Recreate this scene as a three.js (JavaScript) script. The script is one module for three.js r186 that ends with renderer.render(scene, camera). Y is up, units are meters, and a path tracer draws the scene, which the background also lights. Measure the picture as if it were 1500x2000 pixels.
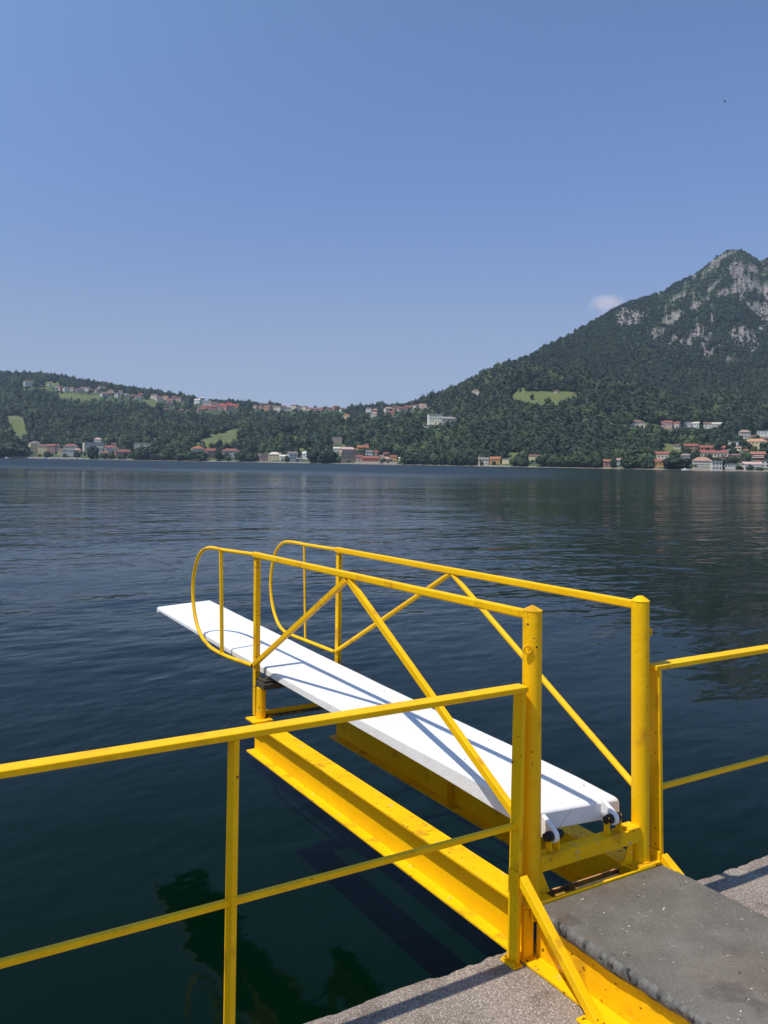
import * as THREE from 'three';
import { RoundedBoxGeometry } from 'three/addons/geometries/RoundedBoxGeometry.js';
import { mergeGeometries, mergeVertices } from 'three/addons/utils/BufferGeometryUtils.js';

// ------------------------------------------------------------------ camera, sky, sun, exposure
const scene = new THREE.Scene();
const EYE = new THREE.Vector3(-2.2406, 1.8969, 2.5324);
const camera = new THREE.PerspectiveCamera(61.578, 0.75, 0.1, 9000);
camera.position.copy(EYE);
camera.up.set(-0.01363, 0.99987, -0.00835);
camera.lookAt(EYE.x + 0.52223, EYE.y, EYE.z - 0.8528);
camera.setViewOffset(1500, 2000, 0, 96.66, 1500, 2000);   // lens shifted down, uprights stay upright
const renderer = new THREE.WebGLRenderer({ antialias: true });
renderer.toneMapping = THREE.LinearToneMapping;
renderer.toneMappingExposure = 1.0;
renderer.shadowMap.enabled = true;

const lin = c => (c /= 255) <= 0.04045 ? c / 12.92 : Math.pow((c + 0.055) / 1.055, 2.4);
const SKY = [[-90, [120, 138, 168]], [-2, [177, 189, 211]], [0, [177, 190, 211]], [3, [170, 185, 211]], [7, [156, 175, 209]], [13, [127, 156, 206]], [18, [112, 144, 201]], [23, [103, 135, 190]], [28, [95, 127, 180]], [45, [77, 110, 166]], [90, [62, 95, 152]]].map(([e, c]) => [e, c.map(lin)]);
const SUNDIR = new THREE.Vector3(-0.4384, 0.8988, -0.012).normalize();
{
  const W = 4096, H = 2048, data = new Float32Array(W * H * 4);
  const n2 = (x, y) => { const s = Math.sin(x * 127.1 + y * 311.7) * 43758.5453; return s - Math.floor(s); };
  const vn = (x, y) => { const i = Math.floor(x), j = Math.floor(y), f = x - i, g = y - j, u = f * f * (3 - 2 * f), v = g * g * (3 - 2 * g); return (n2(i, j) * (1 - u) + n2(i + 1, j) * u) * (1 - v) + (n2(i, j + 1) * (1 - u) + n2(i + 1, j + 1) * u) * v; };
  // the one small cloud, at its azimuth and height
  const caz = Math.atan2(-0.8528 * 1 + 0.0, 0.5222) + 0.0;
  for (let j = 0; j < H; j++) {
    const el = ((j + 0.5) / H - 0.5) * 180;
    let k = 1; while (k < SKY.length - 1 && SKY[k][0] < el) k++;
    const [e0, c0] = SKY[k - 1], [e1, c1] = SKY[k], t = Math.min(1, Math.max(0, (el - e0) / (e1 - e0)));
    for (let i = 0; i < W; i++) {
      const az = ((i + 0.5) / W - 0.5) * 360, q = (j * W + i) * 4;
      let r = c0[0] + (c1[0] - c0[0]) * t, g = c0[1] + (c1[1] - c0[1]) * t, b = c0[2] + (c1[2] - c0[2]) * t;
      const ce = Math.cos(el * Math.PI / 180), cs = SUNDIR.x * ce * Math.cos(az * Math.PI / 180) + SUNDIR.y * Math.sin(el * Math.PI / 180) + SUNDIR.z * ce * Math.sin(az * Math.PI / 180), glow = Math.min(0.85, 5 * Math.pow(Math.max(0, cs - 0.06), 2));   // clear air is brighter towards the sun
      r *= 1 + glow * 1.05; g *= 1 + glow * 0.9; b *= 1 + glow * 0.62;
      // azimuth of the cloud: atan2(z, x)
      const da = az - CLOUD()[0], de = el - CLOUD()[1];
      if (Math.abs(da) < 3 && Math.abs(de) < 2) {
        const n = vn(az * 3.1 + 9, el * 3.7) * 0.6 + vn(az * 7 + 3, el * 8) * 0.3;
        const up = de > 0 ? 0.55 : 0.85;
        const m = Math.max(0, Math.min(1, 1.15 - Math.hypot(da / 1.15, de / up) - 0.55 * n + 0.25));
        const a = m * m * (3 - 2 * m) * 0.72;
        r += (lin(214) - r) * a; g += (lin(208) - g) * a; b += (lin(222) - b) * a;
      }
      data[q] = r; data[q + 1] = g; data[q + 2] = b; data[q + 3] = 1;
    }
  }
  const tex = new THREE.DataTexture(data, W, H, THREE.RGBAFormat, THREE.FloatType);
  tex.mapping = THREE.EquirectangularReflectionMapping; tex.magFilter = THREE.LinearFilter; tex.minFilter = THREE.LinearFilter; tex.needsUpdate = true;
  scene.background = tex; scene.environment = tex;
}
function CLOUD() { return [-44.15, 10.45]; }
const sun = new THREE.DirectionalLight(new THREE.Color(1.0, 0.935, 0.84), 4.5);
sun.position.copy(SUNDIR).multiplyScalar(60);
sun.castShadow = true;
sun.shadow.mapSize.set(4096, 4096);
Object.assign(sun.shadow.camera, { left: -10, right: 10, top: 10, bottom: -10, near: 1, far: 140 });
scene.add(sun, sun.target);

// ------------------------------------------------------------------ helpers
let seed = 20240611;
const rnd = () => { seed = (seed + 0x6D2B79F5) | 0; let t = Math.imul(seed ^ seed >>> 15, 1 | seed); t = t + Math.imul(t ^ t >>> 7, 61 | t) ^ t; return ((t ^ t >>> 14) >>> 0) / 4294967296; };
const rr = (a, b) => a + (b - a) * rnd();
const P = (u, v, y) => new THREE.Vector3(v, y, -u);          // u out over the lake, v along the quay, y up
const taken = {};
const numbered = n => { taken[n] = (taken[n] ?? -1) + 1; return taken[n] ? `${n}_${String(taken[n]).padStart(3, '0')}` : n; };
function shadows(m) { m.castShadow = true; m.receiveShadow = true; return m; }
function thing(name, label, category, group) { const o = new THREE.Group(); o.name = numbered(name); o.userData = { label, category }; if (group) o.userData.group = group; scene.add(o); return o; }
function part(name, geo, mat, parent) { const m = shadows(new THREE.Mesh(geo, mat)); m.name = name; parent.add(m); return m; }
function structure(name, geo, mat) { const m = shadows(new THREE.Mesh(geo, mat)); m.name = name; m.userData.kind = 'structure'; scene.add(m); return m; }

const hash = (x, y, s = 0) => { let h = Math.imul(x | 0, 374761393) + Math.imul(y | 0, 668265263) + Math.imul(s | 0, 974711) | 0; h = Math.imul(h ^ h >>> 13, 1274126177); return ((h ^ h >>> 16) >>> 0) / 4294967296; };
function vnoise(x, y, per = 0, s = 0) {                       // value noise, tileable when per > 0
  const i = Math.floor(x), j = Math.floor(y), f = x - i, g = y - j, u = f * f * (3 - 2 * f), v = g * g * (3 - 2 * g);
  const w = a => per ? ((a % per) + per) % per : a;
  const a = hash(w(i), w(j), s), b = hash(w(i + 1), w(j), s), c = hash(w(i), w(j + 1), s), d = hash(w(i + 1), w(j + 1), s);
  return a + (b - a) * u + (c - a) * v + (a - b - c + d) * u * v;
}
function fbm(x, y, oct, per = 0, s = 0) { let a = 0, w = 0.5, t = 0; for (let o = 0; o < oct; o++) { a += w * vnoise(x, y, per, s + o * 17); t += w; x *= 2; y *= 2; per *= 2; w *= 0.5; } return a / t; }
const smooth = (a, b, x) => { const t = Math.min(1, Math.max(0, (x - a) / (b - a))); return t * t * (3 - 2 * t); };

function texture(n, fn, srgb = true) {                         // fn(x, y in 0..1, out[3] as 0..255)
  const d = new Uint8Array(n * n * 4), o = [0, 0, 0];
  for (let j = 0; j < n; j++) for (let i = 0; i < n; i++) { fn((i + 0.5) / n, (j + 0.5) / n, o, i, j); const q = (j * n + i) * 4; d[q] = Math.max(0, Math.min(255, o[0])); d[q + 1] = Math.max(0, Math.min(255, o[1])); d[q + 2] = Math.max(0, Math.min(255, o[2])); d[q + 3] = 255; }
  const t = new THREE.DataTexture(d, n, n); t.wrapS = t.wrapT = THREE.RepeatWrapping; t.magFilter = THREE.LinearFilter; t.minFilter = THREE.LinearMipmapLinearFilter; t.generateMipmaps = true;
  if (srgb) t.colorSpace = THREE.SRGBColorSpace; t.needsUpdate = true; return t;
}
// uv in metres by the way each face points, in the piece's own axes
function metricUV(g, off = [0, 0]) {
  g = g.index ? g.toNonIndexed() : g; if (!g.attributes.normal) g.computeVertexNormals();
  const p = g.attributes.position, uv = new Float32Array(p.count * 2), a = new THREE.Vector3(), b = new THREE.Vector3(), c = new THREE.Vector3();
  for (let i = 0; i < p.count; i += 3) {
    a.fromBufferAttribute(p, i); b.fromBufferAttribute(p, i + 1); c.fromBufferAttribute(p, i + 2);
    const n = b.clone().sub(a).cross(c.clone().sub(a)), x = Math.abs(n.x), y = Math.abs(n.y), z = Math.abs(n.z);
    for (const [k, q] of [[0, a], [1, b], [2, c]]) {
      const s = x >= y && x >= z ? [q.z, q.y] : y >= z ? [q.x, q.z] : [q.x, q.y];
      uv[(i + k) * 2] = s[0] + off[0]; uv[(i + k) * 2 + 1] = s[1] + off[1];
    }
  }
  g.setAttribute('uv', new THREE.BufferAttribute(uv, 2)); return g;
}
const off = () => [rr(0, 5), rr(0, 5)];
function boxUVY(u0, u1, v0, v1, y0, y1, r = 0.0015) {          // axis-aligned box with rounded edges, given in u, v, y
  const w = Math.abs(v1 - v0), h = Math.abs(y1 - y0), d = Math.abs(u1 - u0);
  const g = metricUV(new RoundedBoxGeometry(w, h, d, 1, Math.min(r, w / 2.5, h / 2.5, d / 2.5)), off());
  return g.translate((v0 + v1) / 2, (y0 + y1) / 2, -(u0 + u1) / 2);
}
function bar(a, b, w, h, upHint = new THREE.Vector3(0, 1, 0), r = 0.003) {   // rectangular tube from a to b; h along upHint
  const len = a.distanceTo(b), z = b.clone().sub(a).normalize(), x = upHint.clone().cross(z).normalize(), y = z.clone().cross(x);
  const g = metricUV(new RoundedBoxGeometry(w, h, len, 2, Math.min(r, w / 2.5, h / 2.5)), off());
  const m = new THREE.Matrix4().makeBasis(x, y, z).setPosition(a.clone().add(b).multiplyScalar(0.5));
  return g.applyMatrix4(m);
}
function rod(a, b, r, seg = 20, r2 = r) {
  const len = a.distanceTo(b), g = new THREE.CylinderGeometry(r2, r, len, seg, 1), uv = g.attributes.uv, o = off();
  for (let i = 0; i < uv.count; i++) uv.setXY(i, uv.getX(i) * 6.283 * r + o[0], uv.getY(i) * len + o[1]);
  return g.applyQuaternion(new THREE.Quaternion().setFromUnitVectors(new THREE.Vector3(0, 1, 0), b.clone().sub(a).normalize())).translate(...a.clone().add(b).multiplyScalar(0.5).toArray());
}
function tube(pts, r, seg = 90) {
  const c = new THREE.CatmullRomCurve3(pts, false, 'centripetal'), g = new THREE.TubeGeometry(c, seg, r, 12), len = c.getLength(), uv = g.attributes.uv, o = off();
  for (let i = 0; i < uv.count; i++) uv.setXY(i, uv.getX(i) * len + o[0], uv.getY(i) * 6.283 * r + o[1]);
  return g;
}
const merge = a => mergeGeometries(a.map(g => { g = g.index ? g.toNonIndexed() : g; for (const k of Object.keys(g.attributes)) if (!['position', 'normal', 'uv'].includes(k)) g.deleteAttribute(k); return g; }));

// ------------------------------------------------------------------ materials
function paintTexture(worn) {
  return texture(1024, (x, y, o) => {
    const big = fbm(x * 5, y * 5, 4, 5, 3), mid = fbm(x * 24, y * 24, 3, 24, 8), fine = vnoise(x * 220, y * 220, 220, 21);
    let r = 247 + (big - 0.5) * 10 + (mid - 0.5) * 8 + (fine - 0.5) * 5, g = 190 + (big - 0.5) * 16 + (mid - 0.5) * 10 + (fine - 0.5) * 5, b = 1;
    const stain = smooth(worn ? 0.54 : 0.62, worn ? 0.8 : 0.86, fbm(x * 9 + 3, y * 9, 4, 9, 40));      // grime and thin paint
    r += (176 - r) * stain * 0.55; g += (122 - g) * stain * 0.55; b += (52 - b) * stain * 0.5;
    const chip = smooth(worn ? 0.825 : 0.888, worn ? 0.85 : 0.905, vnoise(x * 46, y * 46, 46, 71) * 0.7 + vnoise(x * 130, y * 130, 130, 72) * 0.3);   // rust specks
    r += (96 - r) * chip * 0.85; g += (54 - g) * chip * 0.85; b += (22 - b) * chip * 0.8;
    const flake = worn ? smooth(0.83, 0.85, vnoise(x * 30 + 7, y * 30, 30, 90) * 0.65 + vnoise(x * 110, y * 110, 110, 91) * 0.35) : 0;  // bare primer
    r += (214 - r) * flake; g += (178 - g) * flake; b += (128 - b) * flake;
    o[0] = r; o[1] = g; o[2] = b;
  });
}
const paintBump = texture(512, (x, y, o) => { const a = fbm(x * 60, y * 60, 3, 60, 5) * 150 + fbm(x * 8, y * 8, 2, 8, 6) * 105; o[0] = o[1] = o[2] = a; }, false);
const M = {};
M.paint = new THREE.MeshPhysicalMaterial({ map: paintTexture(false), roughness: 0.5, specularIntensity: 0.45, bumpMap: paintBump, bumpScale: 0.0014 });
M.worn = new THREE.MeshPhysicalMaterial({ map: paintTexture(true), roughness: 0.6, specularIntensity: 0.4, bumpMap: paintBump, bumpScale: 0.0016 });
M.dirty = new THREE.MeshStandardMaterial({ roughness: 0.9, bumpMap: paintBump, bumpScale: 0.003, map: texture(512, (x, y, o) => {
  const m = smooth(0.36, 0.66, fbm(x * 12, y * 12, 5, 12, 33)), k = fbm(x * 40, y * 40, 3, 40, 9) * 26;
  o[0] = 150 + (62 - 150) * m + k; o[1] = 112 + (56 - 112) * m + k; o[2] = 30 + (46 - 30) * m + k * 0.8; }) });
M.chipEdge = new THREE.MeshStandardMaterial({ roughness: 0.7, map: texture(256, (x, y, o) => { const m = smooth(0.47, 0.53, fbm(x * 14, y * 14, 3, 14, 12)); o[0] = 110 + 105 * m; o[1] = 80 + 78 * m; o[2] = 45 + 55 * m; }) });
M.white = new THREE.MeshPhysicalMaterial({ roughness: 0.5, clearcoat: 0.1, clearcoatRoughness: 0.4, bumpMap: texture(512, (x, y, o) => { const a = fbm(x * 90, y * 90, 3, 90, 51) * 170 + fbm(x * 9, y * 9, 2, 9, 52) * 80; o[0] = o[1] = o[2] = a; }, false), bumpScale: 0.0016,
  map: texture(1024, (x, y, o) => {
    const n = fbm(x * 7, y * 7, 5, 7, 61), f = vnoise(x * 160, y * 160, 160, 62), k = 237 + (n - 0.5) * 10 + (f - 0.5) * 6;
    const d = smooth(0.87, 0.9, vnoise(x * 40, y * 40, 40, 63) * 0.6 + vnoise(x * 120, y * 120, 120, 64) * 0.4) * 70, sc = smooth(0.62, 0.85, fbm(x * 11, y * 3, 4, 3, 65)) * 9;
    o[0] = k - d - sc; o[1] = k - 2 - d - sc; o[2] = k - 6 - d * 1.1 - sc * 1.6; }) });
M.rubber = new THREE.MeshStandardMaterial({ color: 0x17171a, roughness: 0.6 });
M.steel = new THREE.MeshStandardMaterial({ color: 0x8b8273, roughness: 0.45, metalness: 0.7 });
M.timber = new THREE.MeshStandardMaterial({ roughness: 0.85, bumpMap: paintBump, bumpScale: 0.003, map: texture(512, (x, y, o) => { const g = fbm(x * 5 + fbm(x * 3, y * 3, 2, 3, 2) * 0.8, y * 60, 4, 0, 7), k = 34 + g * 46; o[0] = k * 1.15; o[1] = k * 1.02; o[2] = k * 0.84; }) });
{
  // exposed-aggregate concrete: small stones in a sandy matrix
  const N = 2048, cells = 300, col = new Uint8Array(N * N * 4), hgt = new Uint8Array(N * N * 4);
  const pal = [[174, 160, 146], [158, 144, 130], [134, 122, 112], [188, 174, 160], [112, 100, 92], [170, 150, 132], [198, 188, 178], [146, 130, 118]];
  const cx = new Float32Array(cells * cells * 4);
  for (let j = 0; j < cells; j++) for (let i = 0; i < cells; i++) { const q = (j * cells + i) * 4; cx[q] = hash(i, j, 1); cx[q + 1] = hash(i, j, 2); cx[q + 2] = 0.24 + 0.42 * hash(i, j, 3); cx[q + 3] = hash(i, j, 4); }
  for (let y = 0; y < N; y++) for (let x = 0; x < N; x++) {
    const fx = (x + 0.5) / N * cells, fy = (y + 0.5) / N * cells, ix = Math.floor(fx), iy = Math.floor(fy);
    let best = 9, id = 0;
    for (let b = -1; b < 2; b++) for (let a = -1; a < 2; a++) { const q = (((iy + b + cells) % cells) * cells + (ix + a + cells) % cells) * 4, dx = ix + a + cx[q] - fx, dy = iy + b + cx[q + 1] - fy, d = Math.sqrt(dx * dx + dy * dy) / cx[q + 2]; if (d < best) { best = d; id = q; } }
    const big = fbm(x / N * 6, y / N * 6, 4, 6, 81), stain = smooth(0.55, 0.75, fbm(x / N * 14, y / N * 14, 4, 14, 82)), q = (y * N + x) * 4, stone = smooth(1.05, 0.85, best);
    const c = pal[Math.floor(cx[id + 3] * 8)], k = 0.86 + 0.22 * big;
    const mtx = [138, 127, 115];
    const pk = Math.max(0, 1 - Math.hypot(x / N - 0.252, y / N - 0.4555) / 0.006) * smooth(0.35, 0.6, fbm(x / N * 300, y / N * 300, 2, 300, 5));   // a smear of pink
    for (let m = 0; m < 3; m++) { let v = (mtx[m] + (c[m] - mtx[m]) * stone) * k - stain * 16; v += ([214, 120, 140][m] - v) * Math.min(1, pk * 1.6); col[q + m] = Math.max(0, Math.min(255, v)); hgt[q + m] = Math.max(0, Math.min(255, 90 + stone * 110 * (0.4 + 0.6 * cx[id + 3]) + 50 * big)); }
    col[q + 3] = hgt[q + 3] = 255;
  }
  const mk = (d, s) => { const t = new THREE.DataTexture(d, N, N); t.wrapS = t.wrapT = THREE.RepeatWrapping; t.magFilter = THREE.LinearFilter; t.minFilter = THREE.LinearMipmapLinearFilter; t.generateMipmaps = true; if (s) t.colorSpace = THREE.SRGBColorSpace; t.repeat.set(1 / 1.6, 1 / 1.6); t.needsUpdate = true; return t; };
  M.quay = new THREE.MeshStandardMaterial({ map: mk(col, true), bumpMap: mk(hgt, false), bumpScale: 0.004, roughness: 0.95 });
}
M.slab = new THREE.MeshStandardMaterial({ roughness: 0.88, bumpScale: 0.003, bumpMap: texture(1024, (x, y, o) => { const a = fbm(x * 120, y * 120, 3, 120, 7) * 130 + fbm(x * 12, y * 12, 3, 12, 8) * 120; o[0] = o[1] = o[2] = a; }, false), map: texture(2048, (x, y, o) => {
  const big = fbm(x * 4, y * 4, 4, 4, 101), mid = fbm(x * 22, y * 22, 4, 22, 102), f = vnoise(x * 340, y * 340, 340, 103), br = smooth(0.48, 0.68, fbm(x * 5 + 2, y * 5 + 4, 4, 5, 104));
  let r = 103 + (big - 0.5) * 26 + (mid - 0.5) * 22 + (f - 0.5) * 14, g = r - 5, b = r - 15;
  r += br * 4; g -= br * 1; b -= br * 3;
  const blot = smooth(0.70, 0.80, fbm(x * 9 + 1, y * 9, 5, 9, 105)) * 14; r -= blot; g -= blot; b -= blot * 0.9;
  const w = vnoise(x * 150, y * 150, 150, 106) * 0.75 + vnoise(x * 420, y * 420, 420, 107) * 0.25, sp = smooth(0.9, 0.918, w); r += (222 - r) * sp; g += (220 - g) * sp; b += (208 - b) * sp;      // white droppings and paint flecks
  const dk = smooth(0.86, 0.9, vnoise(x * 70 + 3, y * 70, 70, 108) * 0.6 + vnoise(x * 210, y * 210, 210, 109) * 0.4); r -= dk * 44; g -= dk * 44; b -= dk * 40;
  o[0] = r; o[1] = g; o[2] = b; }) });
for (const t of [M.slab.map, M.slab.bumpMap]) t.repeat.set(1 / 1.7, 1 / 1.7);
M.slabEdge = new THREE.MeshStandardMaterial({ roughness: 0.95, bumpMap: M.slab.bumpMap, bumpScale: 0.006, map: texture(512, (x, y, o) => { const m = smooth(0.35, 0.65, fbm(x * 16, y * 16, 5, 16, 121)), k = 84 + 26 * m - 46 * smooth(0.6, 0.7, fbm(x * 22 + 3, y * 22, 4, 22, 125)) + (vnoise(x * 200, y * 200, 200, 122) - 0.5) * 24; o[0] = k; o[1] = k * 0.99; o[2] = k * 0.95; }) });

M.slabEdge.map.repeat.set(3, 2);
const WL = -0.72;
// ------------------------------------------------------------------ quay
{
  const UE = 0.078, vs = []; for (let v = -70; v < -4; v += 2) vs.push(v); for (let v = -4; v < 6; v += 0.02) vs.push(v); for (let v = 6; v <= 70; v += 2) vs.push(v);
  const pos = [], uv = [], idx = []; const prof = [[-30, 0], [-6, 0], [-1, 0], [UE - 0.05, 0], [UE - 0.012, -0.002], [UE - 0.002, -0.01], [UE, -0.03], [UE + 0.004, -0.3], [UE, -4]];
  const K = prof.length;
  vs.forEach((v, a) => prof.forEach(([u, y], k) => {
    const j = k > 3 && k < 7 ? (vnoise(v * 28, 3, 0, 5) - 0.5) * 0.014 + (vnoise(v * 9, 8, 0, 6) - 0.5) * 0.012 + (vnoise(v * 80, 1, 0, 9) - 0.5) * 0.006 : 0;
    pos.push(v, y + (k > 3 && k < 7 ? -Math.abs(j) * 0.5 : 0), -(u + j)); uv.push(v, k > 4 ? UE - y : u); 
    if (a && k) { const q = a * K + k; idx.push(q, q - K, q - 1, q - 1, q - K, q - K - 1); }
  }));
  const g = new THREE.BufferGeometry(); g.setAttribute('position', new THREE.Float32BufferAttribute(pos, 3)); g.setAttribute('uv', new THREE.Float32BufferAttribute(uv, 2)); g.setIndex(idx); g.computeVertexNormals();
  structure('quay', g, M.quay);
}

// ------------------------------------------------------------------ far shore: hills, mountain, woods, villages
// Surveyed columns of ground: each is a bearing (given as its place x across a 1500-wide view from the quay), then seven
// distances from the water's edge to the crest and, for each, how high the ground stands (as a drop below the lens axis per 1678 of distance).
const FOC = 1678.26, AX = [0.522233, 0, -0.852803], RX = [0.852694, 0.015988, 0.522166];
const hor = x => 903.34 + (x - 750) * 0.016;
const groundXZ = (x, d) => { const k = (x - 750) / FOC; return [EYE.x + d * (AX[0] + k * RX[0]), EYE.z + d * (AX[2] + k * RX[2])]; };
const SURVEY = [
  [-900, [1500, 1620, 1820, 2080, 2340, 2600, 2860], [880, 848, 800, 762, 725, 690]],
  [-300, [1450, 1560, 1740, 1980, 2230, 2480, 2720], [880, 852, 812, 775, 742, 712]],
  [0, [1390, 1490, 1660, 1890, 2140, 2390, 2650], [881, 855, 818, 786, 758, 731]],
  [120, [1365, 1465, 1630, 1860, 2100, 2340, 2580], [881, 857, 822, 792, 768, 741]],
  [200, [1345, 1445, 1605, 1825, 2060, 2300, 2530], [882, 858, 825, 798, 777, 754]],
  [250, [1330, 1430, 1590, 1800, 2030, 2270, 2500], [883, 859, 828, 803, 785, 764]],
  [330, [1305, 1400, 1555, 1760, 1980, 2200, 2420], [884, 861, 832, 808, 792, 776]],
  [420, [1280, 1370, 1520, 1720, 1930, 2130, 2330], [885, 863, 836, 812, 798, 785]],
  [560, [1230, 1310, 1450, 1630, 1830, 2030, 2220], [888, 867, 841, 819, 807, 798]],
  [700, [1160, 1240, 1370, 1540, 1740, 1930, 2120], [890, 869, 845, 825, 811, 800]],
  [820, [1080, 1150, 1270, 1430, 1610, 1790, 1960], [892, 869, 844, 823, 806, 791]],
  [870, [1050, 1120, 1230, 1370, 1530, 1690, 1850], [892, 867, 840, 815, 793, 774]],
  [950, [1000, 1060, 1170, 1290, 1420, 1530, 1640], [892, 864, 834, 796, 752, 728]],
  [1020, [960, 1030, 1130, 1250, 1450, 1600, 1830], [893, 864, 800, 723, 737, 702]],
  [1100, [930, 1000, 1100, 1240, 1430, 1600, 2000], [893, 864, 804, 737, 758, 661]],
  [1200, [870, 940, 1050, 1190, 1380, 1540, 2180], [893, 866, 812, 757, 780, 603]],
  [1300, [810, 880, 990, 1150, 1320, 1500, 2330], [894, 867, 826, 783, 797, 562]],
  [1365, [785, 860, 970, 1130, 1330, 1650, 2420], [895, 867, 839, 800, 742, 527]],
  [1390, [779, 856, 962, 1125, 1345, 1720, 2450], [895, 867, 839, 797, 728, 503]],
  [1412, [774, 852, 955, 1120, 1360, 1780, 2480], [895, 867, 839, 796, 718, 492]],
  [1434, [770, 850, 950, 1120, 1370, 1800, 2500], [896, 867, 840, 795, 712, 489]],
  [1456, [768, 845, 950, 1120, 1380, 1820, 2500], [896, 868, 841, 796, 708, 493]],
  [1480, [765, 840, 950, 1120, 1400, 1850, 2500], [897, 869, 842, 797, 700, 508]],
  [1505, [762, 838, 948, 1118, 1400, 1870, 2500], [897, 869, 842, 797, 692, 499]],
  [1600, [755, 830, 940, 1110, 1400, 1870, 2540], [897, 869, 842, 797, 690, 455]],
  [1900, [740, 815, 925, 1100, 1390, 1870, 2600], [897, 869, 842, 797, 685, 420]],
  [2400, [720, 800, 910, 1090, 1390, 1870, 2700], [897, 869, 842, 797, 680, 400]],
];
const CAMH = EYE.y;
function column(x) {                                             // [distances, heights in metres] of the seven points at this bearing
  let k = 1; while (k < SURVEY.length - 1 && SURVEY[k][0] < x) k++;
  const a = SURVEY[k - 1], b = SURVEY[k], t = Math.min(1, Math.max(0, (x - a[0]) / (b[0] - a[0])));
  const d = a[1].map((q, i) => q + (b[1][i] - q) * t);
  const h = [WL, ...a[2].map((q, i) => CAMH + (hor(x) - (q + (b[2][i] - q) * t)) * d[i + 1] / FOC)];
  return [d, h];
}
function groundAt(x, s) {                                        // s: 0 water's edge .. 6 crest, < 0 under water, > 6 beyond
  const [d, h] = column(x);
  let dd, hh;
  if (s <= 0) { dd = d[0] + s * 60; hh = h[0] + s * 6 + 0.4; }
  else if (s >= 6) { dd = d[6] + (s - 6) * 260; hh = h[6] - (s - 6) * (s - 6) * 60 - (s - 6) * 25; }
  else { const i = Math.min(5, Math.floor(s)), t = s - i, m = k => k < 1 ? [(d[1] - d[0]), (h[1] - h[0])] : k > 5 ? [(d[6] - d[5]), (h[6] - h[5])] : [(d[k + 1] - d[k - 1]) / 2, (h[k + 1] - h[k - 1]) / 2], a = m(i), b = m(i + 1), t2 = t * t, t3 = t2 * t; dd = d[i] * (2 * t3 - 3 * t2 + 1) + a[0] * (t3 - 2 * t2 + t) + d[i + 1] * (3 * t2 - 2 * t3) + b[0] * (t3 - t2); hh = h[i] * (2 * t3 - 3 * t2 + 1) + a[1] * (t3 - 2 * t2 + t) + h[i + 1] * (3 * t2 - 2 * t3) + b[1] * (t3 - t2); }
  const [X, Z] = groundXZ(x, dd);
  if (s > 0.3) {
    const e = smooth(0.3, 2, s) * (1 - 0.85 * smooth(5.2, 6, s));
    const calm = 1 - 0.7 * smooth(960, 1040, x) * (1 - smooth(1300, 1400, x)) * smooth(3, 3.6, s) * (1 - smooth(5, 5.4, s)); hh += e * calm * ((fbm(X / 230 + 50, Z / 230 + 50, 4, 0, 201) - 0.5) * 52 + (fbm(X / 75 + 50, Z / 75, 3, 0, 207) - 0.5) * 22);
    const mt = smooth(1020, 1250, x) * smooth(5, 5.4, s);         // gullies and spurs on the mountain
    hh += mt * e * ((0.5 - Math.abs(fbm(X / 190 + 9, Z / 420, 4, 0, 211) - 0.5) * 2) * 60 - 18) + smooth(5.0, 6, s) * mt * (fbm(X / 45, Z / 45, 3, 0, 213) - 0.5) * 6;
  }
  return [X, hh, Z, dd];
}
const lookY = (x, g) => hor(x) - (g[1] - CAMH) * FOC / g[3];
function groundFrom(x, y) {                                       // first ground met going uphill at that bearing and height of view
  let s = 0.02, g = groundAt(x, s); for (; s < 6; s += 0.01) { g = groundAt(x, s); if (lookY(x, g) <= y) break; }
  return { s, x: g[0], y: g[1], z: g[2], d: g[3] };
}
const inside = (poly, x, y) => { let c = false; for (let i = 0, j = poly.length - 1; i < poly.length; j = i++) { const [a, b] = poly[i], [e, f] = poly[j]; if ((b > y) !== (f > y) && x < (e - a) * (y - b) / (f - b) + a) c = !c; } return c; };
// meadows, as outlines on the ground (bearing, uphill step)
const FIELD = [];                                                   // the same outlines as seen from the quay: trees below must not hide them
const MEADOW = [
  [[6, 814], [36, 812], [52, 822], [50, 838], [62, 858], [44, 860], [28, 846], [18, 832]],
  [[378, 872], [396, 858], [424, 846], [462, 838], [466, 858], [452, 872], [420, 874]],
  [[262, 863], [282, 857], [306, 852], [308, 858], [284, 864]],
  [[1000, 770], [1030, 767], [1060, 766], [1118, 767], [1122, 780], [1106, 788], [1074, 791], [1048, 792], [1026, 785], [1006, 781]],
  [[112, 769], [150, 770], [190, 773], [188, 779], [150, 782], [122, 778]],
  [[82, 747], [114, 745], [112, 753], [84, 754]], [[60, 755], [92, 756], [88, 760], [62, 759]],
  [[278, 781], [300, 783], [304, 792], [292, 799], [284, 792]],
  [[1296, 862], [1312, 866], [1330, 882], [1306, 884], [1290, 872]], [[1330, 852], [1398, 862], [1420, 868], [1396, 869], [1340, 860]],
  [[986, 886], [1028, 882], [1030, 892], [990, 896]], [[548, 848], [585, 850], [590, 866], [560, 868]], [[580, 876], [610, 874], [612, 882], [584, 882]],
  [[664, 868], [690, 868], [688, 874], [668, 874]], [[1240, 826], [1290, 830], [1330, 834], [1330, 838], [1262, 838]],
].map(p => { const cx = p.reduce((a, q) => a + q[0], 0) / p.length, cy = p.reduce((a, q) => a + q[1], 0) / p.length, w = p.map(([x, y]) => [cx + (x - cx) * 1.12, cy + (y - cy) * 1.15]); FIELD.push(w); return w; }).map(p => p.map(([x, y]) => { const g = groundFrom(x, y); return [x, g.s]; }));
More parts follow.
